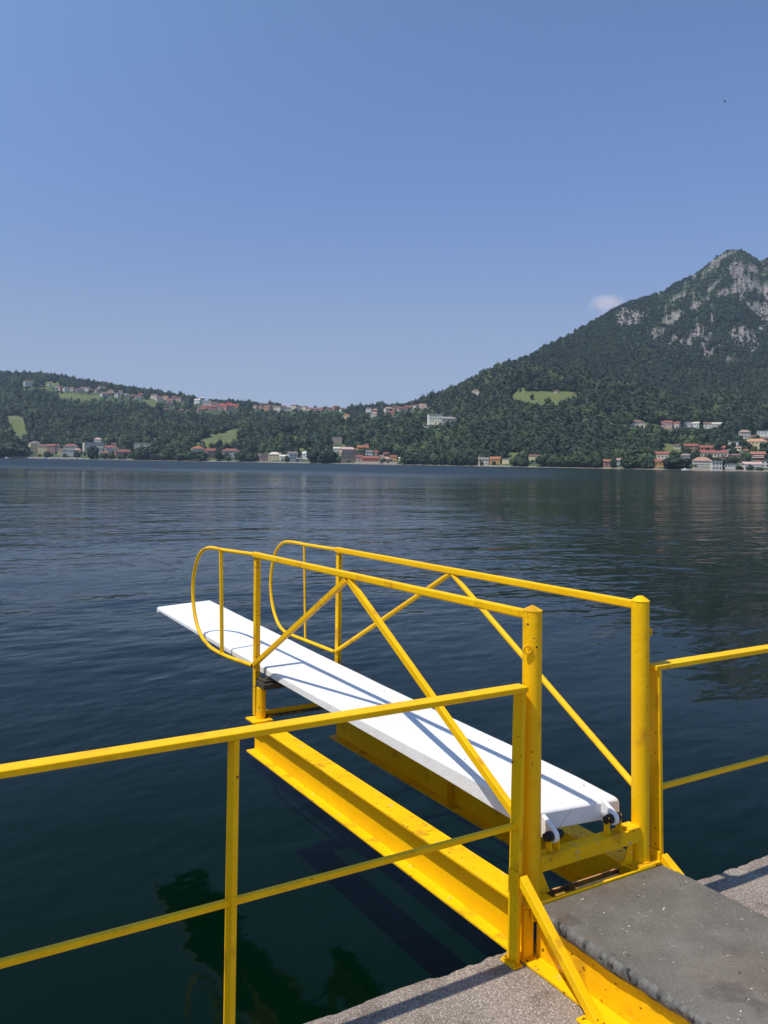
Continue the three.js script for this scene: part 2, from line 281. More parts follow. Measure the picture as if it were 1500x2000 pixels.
const ROCKS = [[1228, 622, 34, 14], [1212, 612, 18, 8], [1308, 625, 22, 14], [1282, 648, 16, 9], [1352, 655, 30, 18], [1342, 672, 22, 12], [1376, 668, 14, 10], [1445, 655, 28, 24], [1382, 696, 26, 13], [1420, 702, 12, 10], [1456, 552, 18, 10], [1438, 562, 14, 14], [1484, 568, 24, 12], [1478, 605, 22, 16], [1484, 648, 12, 14], [1410, 500, 20, 6], [1432, 524, 14, 12], [1462, 526, 12, 9], [1388, 512, 9, 5], [1310, 668, 12, 10], [1322, 580, 16, 8], [1392, 556, 14, 8], [1405, 575, 16, 9], [1472, 676, 10, 10], [1510, 600, 30, 40], [1540, 560, 30, 50], [1350, 600, 14, 7], [850, 872, 8, 9], [838, 852, 5, 10]]
  .map(([x, y, w, h]) => { const g = groundFrom(x, y), g2 = groundFrom(x, y - h); return [x, g.s, w, Math.max(0.03, g2.s - g.s)]; });
const isMeadow = (x, s) => MEADOW.some(p => inside(p, x, s));
function rockiness(x, s) {
  let m = 0; for (const [a, b, w, h] of ROCKS) { const q = Math.hypot((x - a) / w, (s - b) / h); if (q < 2) m = Math.max(m, 1.36 - q); }
  const up = smooth(5.1, 5.9, s) * smooth(1290, 1400, x) * 0.1;
  const [d] = column(x), n = fbm(x / 7 + 40, s * 11, 4, 0, 231), n2 = fbm(x / 2.6, s * 22, 3, 0, 233);
  return Math.max(m, up) + (n - 0.5) * 1.5 + (n2 - 0.5) * 0.9;
}
{
  const xs = []; for (let x = -700; x < -20; x += 12) xs.push(x); for (let x = -20; x < 1520; x += 2.5) xs.push(x); for (let x = 1520; x < 2300; x += 12) xs.push(x);
  const ss = [-1, -0.3, 0]; for (let s = 0.05; s < 6.001; s += 0.05) ss.push(s); ss.push(6.2, 6.6, 7.2, 8);
  const build = (x0, x1, name) => {
    const pos = [], col = [], idx = [], K = ss.length, cx = xs.filter(x => x >= x0 && x <= x1);
    cx.forEach((x, a) => ss.forEach((s, k) => {
      const g = groundAt(x, s); pos.push(g[0], g[1], g[2]);
      const f = fbm(g[0] / 30, g[2] / 30, 3, 0, 241), f2 = vnoise(g[0] / 9, g[2] / 9, 0, 242); let c;
      if (s > 0 && isMeadow(x, s)) c = [0.085 + 0.05 * f, 0.115 + 0.035 * f, 0.035 + 0.01 * f2];
      else if (s > 3.4 && x > 1000 && rockiness(x, s) > 0.42 || (x > 825 && x < 865 && s > 0.5 && s < 3 && rockiness(x, s) > 0.75)) { const st = fbm(x / 2.0, s * 9, 3, 0, 251), k2 = (0.1 + 1.6 * st) * (0.8 + 0.4 * f2); c = [0.20 * k2, 0.176 * k2, 0.165 * k2]; }
      else if (s < 0.12) c = [0.17 + 0.08 * f, 0.155 + 0.07 * f, 0.12 + 0.05 * f];
      else c = [0.036 + 0.03 * f, 0.062 + 0.035 * f, 0.026 + 0.008 * f2];
      col.push(...c);
      if (a && k) { const q = a * K + k; idx.push(q, q - 1, q - K, q - 1, q - K - 1, q - K); }
    }));
    const g = new THREE.BufferGeometry(); g.setAttribute('position', new THREE.Float32BufferAttribute(pos, 3)); g.setAttribute('color', new THREE.Float32BufferAttribute(col, 3)); g.setIndex(idx); g.computeVertexNormals();
    structure(name, g, M.ground ||= new THREE.MeshStandardMaterial({ vertexColors: true, roughness: 1, side: THREE.DoubleSide }));
  };
  build(-700, 905, 'hills'); build(905 - 2.5, 2300, 'mountain');
}

// ---- crowns: a lumpy core under leaf-sized sprays
function crownGeometry(sprays, coreDetail, flat, s0) {
  const keep = seed; seed = s0; const geos = [];
  const core = new THREE.IcosahedronGeometry(0.78, coreDetail), p = core.attributes.position;
  for (let i = 0; i < p.count; i++) { const v = new THREE.Vector3().fromBufferAttribute(p, i), n = 0.72 + 0.5 * fbm(v.x * 2 + 9 + s0 % 7, v.y * 2 + v.z * 2 + 9, 3, 0, s0 % 97); p.setXYZ(i, v.x * n, v.y * n * flat + flat, v.z * n); }
  geos.push(core);
  const pos = [];
  for (let k = 0; k < sprays; k++) {
    const a = rr(0, 6.283), y = rr(-0.75, 1), q = Math.sqrt(1 - y * y), R = rr(0.72, 1.02) * (0.8 + 0.32 * vnoise(a * 1.3 + s0, y * 2.5 + 5, 0, s0 % 31)), c = new THREE.Vector3(Math.cos(a) * q * R, y * R * flat + flat, Math.sin(a) * q * R);
    const n = new THREE.Vector3(Math.cos(a) * q + rr(-0.7, 0.7), y + rr(-0.3, 0.9), Math.sin(a) * q + rr(-0.7, 0.7)).normalize(), t = new THREE.Vector3(rr(-1, 1), rr(-1, 1), rr(-1, 1)).cross(n).normalize(), b = n.clone().cross(t), z = rr(0.14, 0.3);
    const w = (i, j) => c.clone().addScaledVector(t, i * z).addScaledVector(b, j * z).addScaledVector(n, rr(-0.06, 0.06));
    const A = w(-1, -0.5), B = w(1, -0.6), C = w(0.7, 0.8), D = w(-0.6, 0.9); pos.push(...[A, B, C, A, C, D].flatMap(v => v.toArray()));
  }
  const lf = new THREE.BufferGeometry(); lf.setAttribute('position', new THREE.Float32BufferAttribute(pos, 3)); lf.computeVertexNormals(); geos.push(lf);
  const g = mergeGeometries(geos.map(q => { q = q.index ? q.toNonIndexed() : q; q.deleteAttribute('uv'); q.computeVertexNormals(); return q; })); seed = keep; return g;
}
M.leaf = new THREE.MeshPhysicalMaterial({ color: 0xffffff, roughness: 0.85, side: THREE.DoubleSide });
const HOUSES = [];                                                 // filled below: footprints that no tree may stand on
const WOODS = [];
{
  // every wood tree: bearing, uphill step, size
  const variants = [crownGeometry(70, 1, 0.85, 11), crownGeometry(70, 1, 1.0, 23), crownGeometry(64, 1, 1.25, 37), crownGeometry(70, 1, 0.75, 51)];
  const lists = variants.map(() => []);
  WOODS.push(variants, lists);
}
// ---- houses
const HM = {}; const flatMat = (c, r = 0.9) => HM[c + r] ||= new THREE.MeshStandardMaterial({ color: c, roughness: r });
const GLASS = new THREE.MeshPhysicalMaterial({ color: 0x1b2126, roughness: 0.25 }), SHUT = flatMat(0x4a3a2e);
const unitBox = new THREE.BoxGeometry(1, 1, 1);
const gableGeo = (() => { const s = new THREE.Shape([new THREE.Vector2(-0.5, 0), new THREE.Vector2(0.5, 0), new THREE.Vector2(0, 1)]); return new THREE.ExtrudeGeometry(s, { depth: 1, bevelEnabled: false }).translate(0, 0, -0.5).rotateY(Math.PI / 2); })();
const hipGeo = (() => { const p = [[-0.5, 0, 0.5], [0.5, 0, 0.5], [0.5, 0, -0.5], [-0.5, 0, -0.5], [-0.22, 1, 0], [0.22, 1, 0]], f = [[0, 1, 5], [0, 5, 4], [1, 2, 5], [2, 3, 4], [2, 4, 5], [3, 0, 4], [0, 3, 2], [0, 2, 1]], q = []; for (const t of f) for (const i of t) q.push(...p[i]); const g = new THREE.BufferGeometry(); g.setAttribute('position', new THREE.Float32BufferAttribute(q, 3)); g.computeVertexNormals(); return g; })();
function house(x, y, w, h, wall, roof, label, o = {}) {
  const g = groundFrom(x, y), k = g.d / FOC, W = w * k, H = h * k, D = o.depth || Math.max(6, Math.min(12, W * 0.75)), rh = o.flat ? 0.35 : Math.min(H * 0.34, 0.22 * Math.min(W, D) + 0.8), wh = H - rh;
  const t = thing(o.name || 'house', label, o.category || 'house', o.group); t.position.set(g.x, g.y, g.z); t.rotation.y = Math.atan2(EYE.x - g.x, EYE.z - g.z) + (o.turn ?? rr(-0.35, 0.35));
  const wl = part('wall', unitBox, flatMat(wall), t); wl.scale.set(W, wh + 4, D); wl.position.y = wh / 2 - 2;
  const rf = part('roof', o.flat ? unitBox : o.hip ? hipGeo : gableGeo, flatMat(roof), t); rf.scale.set(W + 0.9, rh, D + 0.9); rf.position.y = o.flat ? wh + rh / 2 : wh - 0.02;
  if (o.win) { const [c, r] = o.win; for (let j = 0; j < r; j++) for (let i = 0; i < c; i++) { const m = part('window', unitBox, GLASS, t); m.scale.set(Math.min(1.3, W / c * 0.45), Math.min(1.6, wh / r * 0.5), 0.16); m.position.set((i + 0.5 - c / 2) * W / c * 0.94, wh * (j + 0.52) / r, D / 2); } }
  if (o.balcony) for (let j = 1; j < o.balcony + 1; j++) { const m = part('balcony', unitBox, flatMat(0xd8d2c6), t); m.scale.set(W * 0.92, 0.9, 1.1); m.position.set(0, wh * j / (o.balcony + 1), D / 2 + 0.55); }
  HOUSES.push([x, y, w, h]); return t;
}
const RED = 0x8d5548, BRN = 0x75594d, PINK = 0xbfa197, GREY = 0x77726e, CREAM = 0xd8c9a0, WHT = 0xcac7c0, OCH = 0xc79a64, SAL = 0xb0897a, PAL = 0xcfc4b4, ORG = 0x9e6547;
// village on the near end of the left shore
house(67, 886, 19, 24, CREAM, GREY, 'tall cream house at the left end of the waterfront village', { hip: 1, win: [3, 3] });
house(84, 886, 16, 18, CREAM, BRN, 'cream house right of the tall cream waterfront house', { win: [2, 2] });
house(101, 886, 15, 19, SAL, RED, 'salmon red-roofed house behind the white waterfront awning', { win: [2, 2] });
house(111, 878, 11, 11, PAL, RED, 'small house with brick roof above the salmon waterfront house', { hip: 1 });
house(138, 882, 26, 15, PAL, RED, 'wide red-roofed house above the white waterfront awning', { hip: 1 });
house(132, 890, 23, 11, WHT, WHT, 'low building with broad white awning roof on the waterfront', { flat: 1, name: 'pavilion', category: 'building' });
house(182, 880, 38, 16, PAL, GREY, 'long pale building with grey roof among waterfront trees', { flat: 1, name: 'building', category: 'building', win: [5, 2] });
house(191, 868, 14, 12, WHT, PINK, 'white villa rising behind the long grey-roofed building', { hip: 1 });
house(195, 886, 11, 14, WHT, GREY, 'narrow white house right of the long grey-roofed building', {});
house(215, 885, 20, 15, PAL, RED, 'red-roofed house between narrow white house and boathouse roofs', {});
house(241, 890, 32, 12, SAL, RED, 'low wide red-roofed house at the right end of the left village', { hip: 1 });
house(222, 874, 10, 9, WHT, BRN, 'little white house above the low wide red-roofed house', {});
house(278, 872, 32, 7, PAL, WHT, 'long low shed with pale roof below the small left meadow', { flat: 1, name: 'shed', category: 'shed' });
house(386, 885, 24, 13, PAL, ORG, 'pale house with orange roof below the triangular meadow', { hip: 1, win: [3, 1] });
house(411, 893, 19, 17, SAL, RED, 'pinkish house with red roof left of the tall shore tree', { win: [2, 2] });
house(450, 893, 36, 17, PAL, RED, 'broad pale house with red roof right of the tall shore tree', { win: [5, 2], hip: 1 });
house(515, 899, 20, 13, PINK, PAL, 'pale pink house at the left end of the middle village', { flat: 1, win: [3, 1] });
house(536, 898, 22, 15, CREAM, PAL, 'cream house beside the pale pink house', { hip: 1, win: [3, 2] });
house(553, 899, 13, 11, WHT, PAL, 'little white house right of the cream house', {});
house(571, 899, 18, 17, WHT, GREY, 'white grey-roofed house in the middle village', { win: [2, 2] });
house(604, 895, 25, 13, 0xe6e4de, 0xc9c6c0, 'bright white long house left of the dark shore trees', { win: [4, 1] });
house(585, 901, 12, 7, 0x8fa0b4, GREY, 'small bluish boathouse left of the bright white long house', { name: 'boathouse', category: 'boathouse' });
house(659, 882, 16, 9, WHT, PAL, 'white house above the dark shore trees', {});
house(677, 890, 24, 17, PINK, PINK, 'pink gabled house above the long brown-roofed building', {});
house(687, 902, 40, 17, 0x6c675f, 0xa5968a, 'long brown-roofed building with dark ground floor on the shore', { flat: 1, name: 'building', category: 'building', win: [8, 1] });
house(708, 884, 22, 14, OCH, ORG, 'ochre house with orange roof above the middle village', { win: [2, 2] });
house(721, 893, 13, 13, 0xd9dce2, GREY, 'pale blue-white house behind the red shore terrace', { win: [2, 2] });
house(702, 903, 12, 14, PINK, RED, 'pink end house of the red shore terrace', { win: [1, 2] });
house(725, 903, 33, 12, 0xa2604c, RED, 'long red terrace on the shore of the middle village', { win: [6, 1] });
house(753, 904, 22, 12, PAL, SAL, 'pale house with salmon roof right of the red terrace', { hip: 1, win: [3, 1] });
house(754, 893, 12, 10, SAL, RED, 'small red tower house behind the pale salmon-roofed house', { hip: 1 });
house(769, 899, 14, 10, OCH, RED, 'red-roofed house at the right end of the middle village', {});
house(783, 899, 8, 6, WHT, PAL, 'tiny white hut by the trees past the middle village', { name: 'hut', category: 'hut' });
house(659, 865, 20, 12, 0x9a8f84, GREY, 'grey stone house among woods above the middle village', { flat: 1 });
// convent on the spur and its wing
house(848, 833, 27, 24, 0xd3d8c4, 0x8f9a8a, 'tall pale green building standing out of the wooded slope', { flat: 1, name: 'building', category: 'building', win: [5, 4], turn: 0.25, depth: 14 });
house(878, 828, 34, 14, 0xb4ada6, 0x8d8884, 'long grey wing right of the tall pale green building', { name: 'building', category: 'building', win: [6, 1], turn: 0.1 });
house(843, 836, 34, 6, 0xbdb5a6, PAL, 'low terrace building under the tall pale green building', { flat: 1, name: 'building', category: 'building' });
house(929, 771, 17, 11, PAL, BRN, 'lone house near the top of the wooded ridge', { hip: 1 });
house(1083, 767, 6, 4, PAL, RED, 'tiny hut at the upper edge of the high meadow', { name: 'hut', category: 'hut' });
// right shore
house(945, 907, 20, 14, PAL, GREY, 'pale grey-roofed house at the left end of the right shore', { win: [3, 2] });
house(968, 905, 20, 13, OCH, ORG, 'ochre house with bright orange roof on the right shore', { win: [3, 1] });
house(990, 905, 16, 9, CREAM, PAL, 'low cream house right of the bright orange roof', { flat: 1 });
house(1047, 896, 26, 8, CREAM, BRN, 'cream house half hidden in trees on the right shore', {});
house(1187, 911, 17, 14, SAL, ORG, 'salmon house standing close to the water by dark trees', { win: [2, 2] });
house(1210, 907, 12, 12, WHT, SAL, 'narrow white house right of the salmon waterside house', {});
house(1293, 897, 29, 15, PAL, RED, 'upper of two stacked red-roofed houses on the right shore', { win: [4, 1] });
house(1290, 911, 22, 14, OCH, RED, 'lower of two stacked red-roofed houses on the right shore', { win: [3, 1] });
house(1339, 897, 20, 11, 0xb2a49a, 0x8c7f7a, 'grey-brown house left of the white lakeside hotel', { hip: 1 });
house(1349, 881, 26, 14, SAL, RED, 'red house at the left end of the red-roofed estate', { win: [3, 2] });
house(1391, 884, 46, 14, 0xb9745f, RED, 'long upper terrace of the red-roofed estate', { win: [7, 2] });
house(1392, 894, 52, 14, 0xd4cbb2, RED, 'long lower terrace of the red-roofed estate above the hotel', { win: [8, 1] });
house(1371, 915, 35, 22, 0xd0cbbe, 0xa98272, 'large white lakeside hotel with three rows of windows', { name: 'hotel', category: 'hotel', win: [8, 3], turn: 0.12, hip: 1 });
house(1399, 919, 19, 18, 0xcfccc2, PAL, 'white building right of the large lakeside hotel', { flat: 1, name: 'building', category: 'building', win: [3, 2] });
house(1427, 915, 20, 9, 0xcfd0c8, GREY, 'low pale building by the water right of the hotel', { flat: 1, name: 'building', category: 'building', win: [4, 1] });
house(1468, 916, 34, 14, 0xd9d2ca, PINK, 'pale house with pink roof at the right edge waterside', { win: [5, 1], balcony: 1 });
house(1495, 913, 16, 14, WHT, GREY, 'white house cut by the right edge at the waterside', { flat: 1, win: [2, 2] });
house(1435, 895, 22, 9, 0xa08a84, 0x7b6260, 'house with purple-brown roof above the low pale building', { hip: 1 });
house(1443, 898, 13, 6, 0xe0d4c8, SAL, 'small pale house under the purple-brown roof', { flat: 1 });
house(1479, 897, 27, 15, 0xa4604c, 0x9a6a58, 'red-brown house with pale balconies on the right slope', { win: [4, 2], balcony: 2 });
house(1476, 877, 44, 20, CREAM, 0xb58a6c, 'large cream house with stepped roof on the right slope', { win: [6, 2], hip: 1 });
house(1453, 856, 19, 16, PAL, 0xa48c80, 'tall narrow house standing above the large cream house', { hip: 1, win: [3, 2] });
house(1490, 851, 24, 10, 0xdcdad6, GREY, 'white flat house high on the right edge', { flat: 1, win: [4, 1] });
house(1432, 869, 18, 7, 0xd6d6ce, GREY, 'low white house left of the large cream house', { flat: 1 });
house(1474, 858, 14, 8, SAL, BRN, 'small salmon house behind the tall narrow house', {});
house(1242, 835, 30, 15, 0xd9cabc, BRN, 'wide pale house alone at the left of the upper row', { win: [4, 2], hip: 1 });
house(1301, 834, 20, 12, PINK, RED, 'pink house with red roof in the upper row', { win: [3, 1] });
house(1318, 835, 18, 11, PAL, RED, 'pale red-roofed house second from the left in the upper row', {});
house(1340, 834, 15, 10, WHT, GREY, 'left one of the white twin houses in the upper row', { flat: 1, win: [3, 1] });
house(1357, 833, 15, 9, 0xe2e0da, PAL, 'right one of the white twin houses in the upper row', { win: [3, 1] });
house(1382, 835, 17, 11, WHT, BRN, 'white brown-roofed house in the upper row', { win: [2, 2] });
house(1400, 835, 18, 10, PAL, 0xbdb8ae, 'pale house at the right end of the upper row', { win: [3, 1] });
const extra = (list, label, group) => { for (const [x, y, w, h] of list) house(x, y, w, h, [WHT, PAL, PINK, CREAM, SAL][Math.floor(rnd() * 5)], [RED, BRN, SAL, GREY, BRN][Math.floor(rnd() * 5)], label, { group, hip: rnd() < 0.5, win: [2, 1] }); };
extra([[120, 888, 12, 12], [152, 888, 12, 12], [166, 889, 9, 9], [206, 891, 12, 9], [228, 884, 10, 10], [76, 879, 10, 10]], 'small low house squeezed between larger ones in the left waterfront village', 'small houses in the left waterfront village');
extra([[692, 884, 10, 9], [734, 890, 11, 10], [744, 898, 10, 9], [640, 884, 10, 7], [715, 874, 9, 7], [546, 891, 9, 8]], 'small house filling a gap in the middle village', 'small houses in the middle village');
extra([[1322, 876, 12, 9], [1412, 900, 14, 9], [1418, 887, 13, 9], [1452, 908, 12, 9], [1456, 886, 13, 9], [1442, 880, 12, 8], [1496, 896, 12, 10], [1462, 868, 10, 7], [1420, 858, 11, 7], [1492, 864, 13, 9], [1408, 909, 10, 8], [1482, 907, 11, 8], [1430, 902, 10, 7]], 'small house among larger ones on the slope around the hotel', 'small houses around the hotel');
// hilltop villages, house by house
const hill = (list, label, group, walls, roofs) => { for (const [x, y, w, h] of list) house(x, y, w * 1.1, h * 1.3, walls[Math.floor(rnd() * walls.length)], roofs[Math.floor(rnd() * roofs.length)], label, { group, hip: rnd() < 0.4, turn: rr(-0.7, 0.7) }); };
hill([[52, 754, 14, 8], [94, 754, 5, 5], [117, 763, 8, 6], [126, 764, 8, 6], [139, 764, 9, 6], [152, 766, 12, 6], [168, 764, 9, 6], [176, 766, 7, 5], [188, 767, 7, 6], [196, 762, 13, 6], [205, 774, 18, 6], [215, 770, 11, 7], [226, 776, 7, 7], [233, 770, 8, 6], [245, 776, 10, 6], [160, 762, 7, 5], [110, 757, 6, 4]], 'small house of the scattered village high on the left hill', 'houses scattered on the left hilltop', [WHT, PAL, PINK, 0xb8aca0, WHT], [BRN, GREY, RED, BRN]);
hill([[258, 778, 9, 6], [268, 780, 10, 6], [272, 776, 8, 6], [300, 779, 12, 7], [310, 784, 12, 7], [322, 781, 10, 6], [330, 787, 12, 6], [338, 781, 10, 6], [349, 783, 9, 5], [328, 791, 9, 6], [323, 806, 8, 7], [388, 806, 8, 7], [352, 806, 8, 5], [366, 806, 7, 5]], 'small red-brown roofed house of the village on the sloping ridge', 'houses on the sloping ridge', [PAL, PINK, SAL, CREAM], [BRN, RED, 0x86584a]);
hill([[384, 788, 10, 7], [393, 783, 8, 6], [402, 790, 14, 6], [415, 792, 12, 5]], 'white-walled house on the crest left of the red roof row', 'pale houses on the crest', [WHT, 0xe2e0dc], [GREY, PAL, BRN]);
hill([[400, 799, 14, 6], [412, 801, 14, 7], [424, 800, 14, 7], [437, 799, 13, 7], [449, 799, 12, 7], [460, 797, 12, 6], [430, 794, 12, 5], [446, 793, 10, 5]], 'red-roofed house in the tight bright red row on the crest', 'tight red row on the crest', [SAL, PINK, 0xb9745f], [0xa6503c, RED, 0xb0604a]);
hill([[498, 797, 8, 5], [508, 799, 8, 6], [521, 802, 12, 8], [532, 801, 11, 7], [542, 803, 12, 8], [552, 801, 10, 7], [562, 803, 10, 6], [574, 802, 12, 9], [584, 801, 11, 7], [594, 803, 10, 8], [604, 804, 10, 6], [613, 805, 13, 7], [625, 804, 9, 6], [640, 803, 10, 6], [655, 801, 12, 7], [667, 803, 9, 5]], 'small pinkish house in the long village row on the low crest', 'houses of the long crest village', [PINK, PAL, SAL, 0xc4aea2, PAL], [RED, BRN, 0x8d6154, BRN]);
hill([[720, 804, 11, 6], [731, 806, 9, 6], [758, 803, 16, 6], [772, 801, 10, 6], [782, 803, 12, 6], [793, 800, 11, 6], [803, 799, 11, 6], [812, 799, 10, 7], [823, 799, 10, 8], [830, 796, 8, 6]], 'small pale house in the village between bell tower and mountain foot', 'houses beside the bell tower', [PAL, WHT, PINK, SAL], [RED, SAL, BRN]);
house(676, 818, 13, 9, CREAM, ORG, 'lone cream house with orange roof in woods below the crest', { hip: 1 });
house(730, 813, 14, 8, PAL, SAL, 'pale house with salmon roof below the bell tower', { hip: 1 });
house(762, 812, 14, 9, SAL, RED, 'salmon house with red roof below and right of the bell tower', {});
house(692, 815, 5, 7, WHT, GREY, 'tiny white house right of the lone orange-roofed house', {});
{ // bell tower
  const g = groundFrom(745, 803), k = g.d / FOC, t = thing('bell_tower', 'dark church bell tower with pointed top on the low crest', 'bell tower'); t.position.set(g.x, g.y, g.z); t.rotation.y = Math.atan2(EYE.x - g.x, EYE.z - g.z) + 0.2;
  const b = (n, w, y0, y1, m) => { const q = part(n, unitBox, m, t); q.scale.set(w, y1 - y0, w); q.position.y = (y0 + y1) / 2; return q; };
  b('shaft', 5.2 * k, -3, 13 * k, flatMat(0x6f6a68)); b('belfry', 4.2 * k, 13 * k, 17 * k, flatMat(0x5f5a5c)); b('cornice', 5.8 * k, 12.6 * k, 13.2 * k, flatMat(0x7a736c));
  const s = part('spire', new THREE.ConeGeometry(2.6 * k, 5 * k, 8), flatMat(0x4e5058), t); s.position.y = 19.5 * k;
}
// power-line pylons and a mast along the crests
function pylon(x, y, h, label, mast) {
  const g = groundFrom(x, y), k = g.d / FOC, H = h * k, t = thing(mast ? 'mast' : 'pylon', label, mast ? 'mast' : 'pylon', mast ? undefined : 'pylons on the crests'); t.position.set(g.x, g.y - 1, g.z); t.rotation.y = Math.atan2(EYE.x - g.x, EYE.z - g.z);
  const w = mast ? 0.5 : H * 0.09, legs = [];
  for (const [a, b] of [[-1, -1], [1, -1], [1, 1], [-1, 1]]) { legs.push(rod(new THREE.Vector3(a * w, 0, b * w), new THREE.Vector3(a * w * 0.15, H, b * w * 0.15), mast ? 0.22 : 0.13, 4)); for (let j = 0; j < 6; j++) { const q = 1 - j / 6 * 0.85, q2 = 1 - (j + 1) / 6 * 0.85; legs.push(rod(new THREE.Vector3(a * w * q, H * j / 6, b * w * q), new THREE.Vector3(-b * w * q2, H * (j + 1) / 6, a * w * q2), 0.07, 4)); } }
  part('lattice', merge(legs), flatMat(0x5c626a, 0.6), t);
  if (!mast) for (const q of [0.68, 0.82, 0.95]) part('cross_arm', rod(new THREE.Vector3(-H * 0.13, H * q, 0), new THREE.Vector3(H * 0.13, H * q, 0), 0.14, 4), flatMat(0x5c626a, 0.6), t);
}
for (const [x, y, h, w] of [[145, 747, 14, 'left of the pair highest on the left hill'], [158, 748, 14, 'right of the pair highest on the left hill'], [229, 762, 12, 'left of the pair in the middle of the left crest'], [241, 763, 12, 'right of the pair in the middle of the left crest'], [306, 775, 11, 'left of the pair over the sloping ridge village'], [318, 776, 11, 'right of the pair over the sloping ridge village'], [480, 792, 13, 'left of the pair right of the red roof row'], [489, 793, 12, 'right of the pair right of the red roof row'], [860, 782, 12, 'left of the pair at the mountain foot'], [866, 780, 13, 'right of the pair at the mountain foot']]) pylon(x, y, h, `thin grey pylon, ${w}`, false);
pylon(702, 804, 22, 'tall thin mast left of the bell tower on the crest', true);
// quay walls on the far shore
const shoreWall = (x0, x1, lift, label) => { const t = thing('shore_wall', label, 'wall'), n = 6; for (let i = 0; i < n; i++) { const xa = x0 + (x1 - x0) * i / n, xb = x0 + (x1 - x0) * (i + 1) / n, a = groundAt(xa, 0.03), b = groundAt(xb, 0.03); part('wall_section', bar(new THREE.Vector3(a[0], WL + lift / 2, a[2]), new THREE.Vector3(b[0], WL + lift / 2, b[2]), 1.2, lift + 2, new THREE.Vector3(0, 1, 0), 0.05), flatMat(0xa79d90), t); } };
shoreWall(694, 776, 2.6, 'pale stone quay wall below the red shore terrace');
shoreWall(20, 160, 1.8, 'pale promenade wall under the left waterfront village');
shoreWall(1352, 1412, 1.6, 'pale wall at the foot of the large lakeside hotel');
// moored boats
function boat(x, dOff, len, label, group) {
  const g = groundAt(x, 0), d = g[3] - dOff, [X, Z] = groundXZ(x, d), t = thing('boat', label, 'boat', group); t.position.set(X, WL, Z); t.rotation.y = rr(-0.6, 0.6) + Math.atan2(EYE.x - X, EYE.z - Z);
  const s = new THREE.Shape(); s.moveTo(-0.5, 0.12); s.quadraticCurveTo(0.2, 0.22, 0.5, 0); s.quadraticCurveTo(0.2, -0.22, -0.5, -0.12); s.closePath();
  const hull = new THREE.ExtrudeGeometry(s, { depth: 0.16, bevelEnabled: true, bevelSize: 0.02, bevelThickness: 0.02, bevelSegments: 1 }).rotateX(-Math.PI / 2).scale(len, len, len).translate(0, -0.2, 0); part('hull', hull, flatMat(0xdcdcd8, 0.5), t);
  const c = part('cabin', new RoundedBoxGeometry(len * 0.3, len * 0.14, len * 0.17, 2, 0.08), flatMat(0xcfd3d6, 0.5), t); c.position.set(-0.08 * len, len * 0.22, 0);
}
for (const [x, l] of [[14, 7], [62, 6], [88, 8], [96, 6], [112, 7], [140, 7], [150, 6], [161, 6]]) boat(x, rr(8, 16), l, 'small white boat moored under the left waterfront village', 'boats at the left village');
boat(1339, 14, 7, 'lone white boat lying off the dark trees left of the hotel');

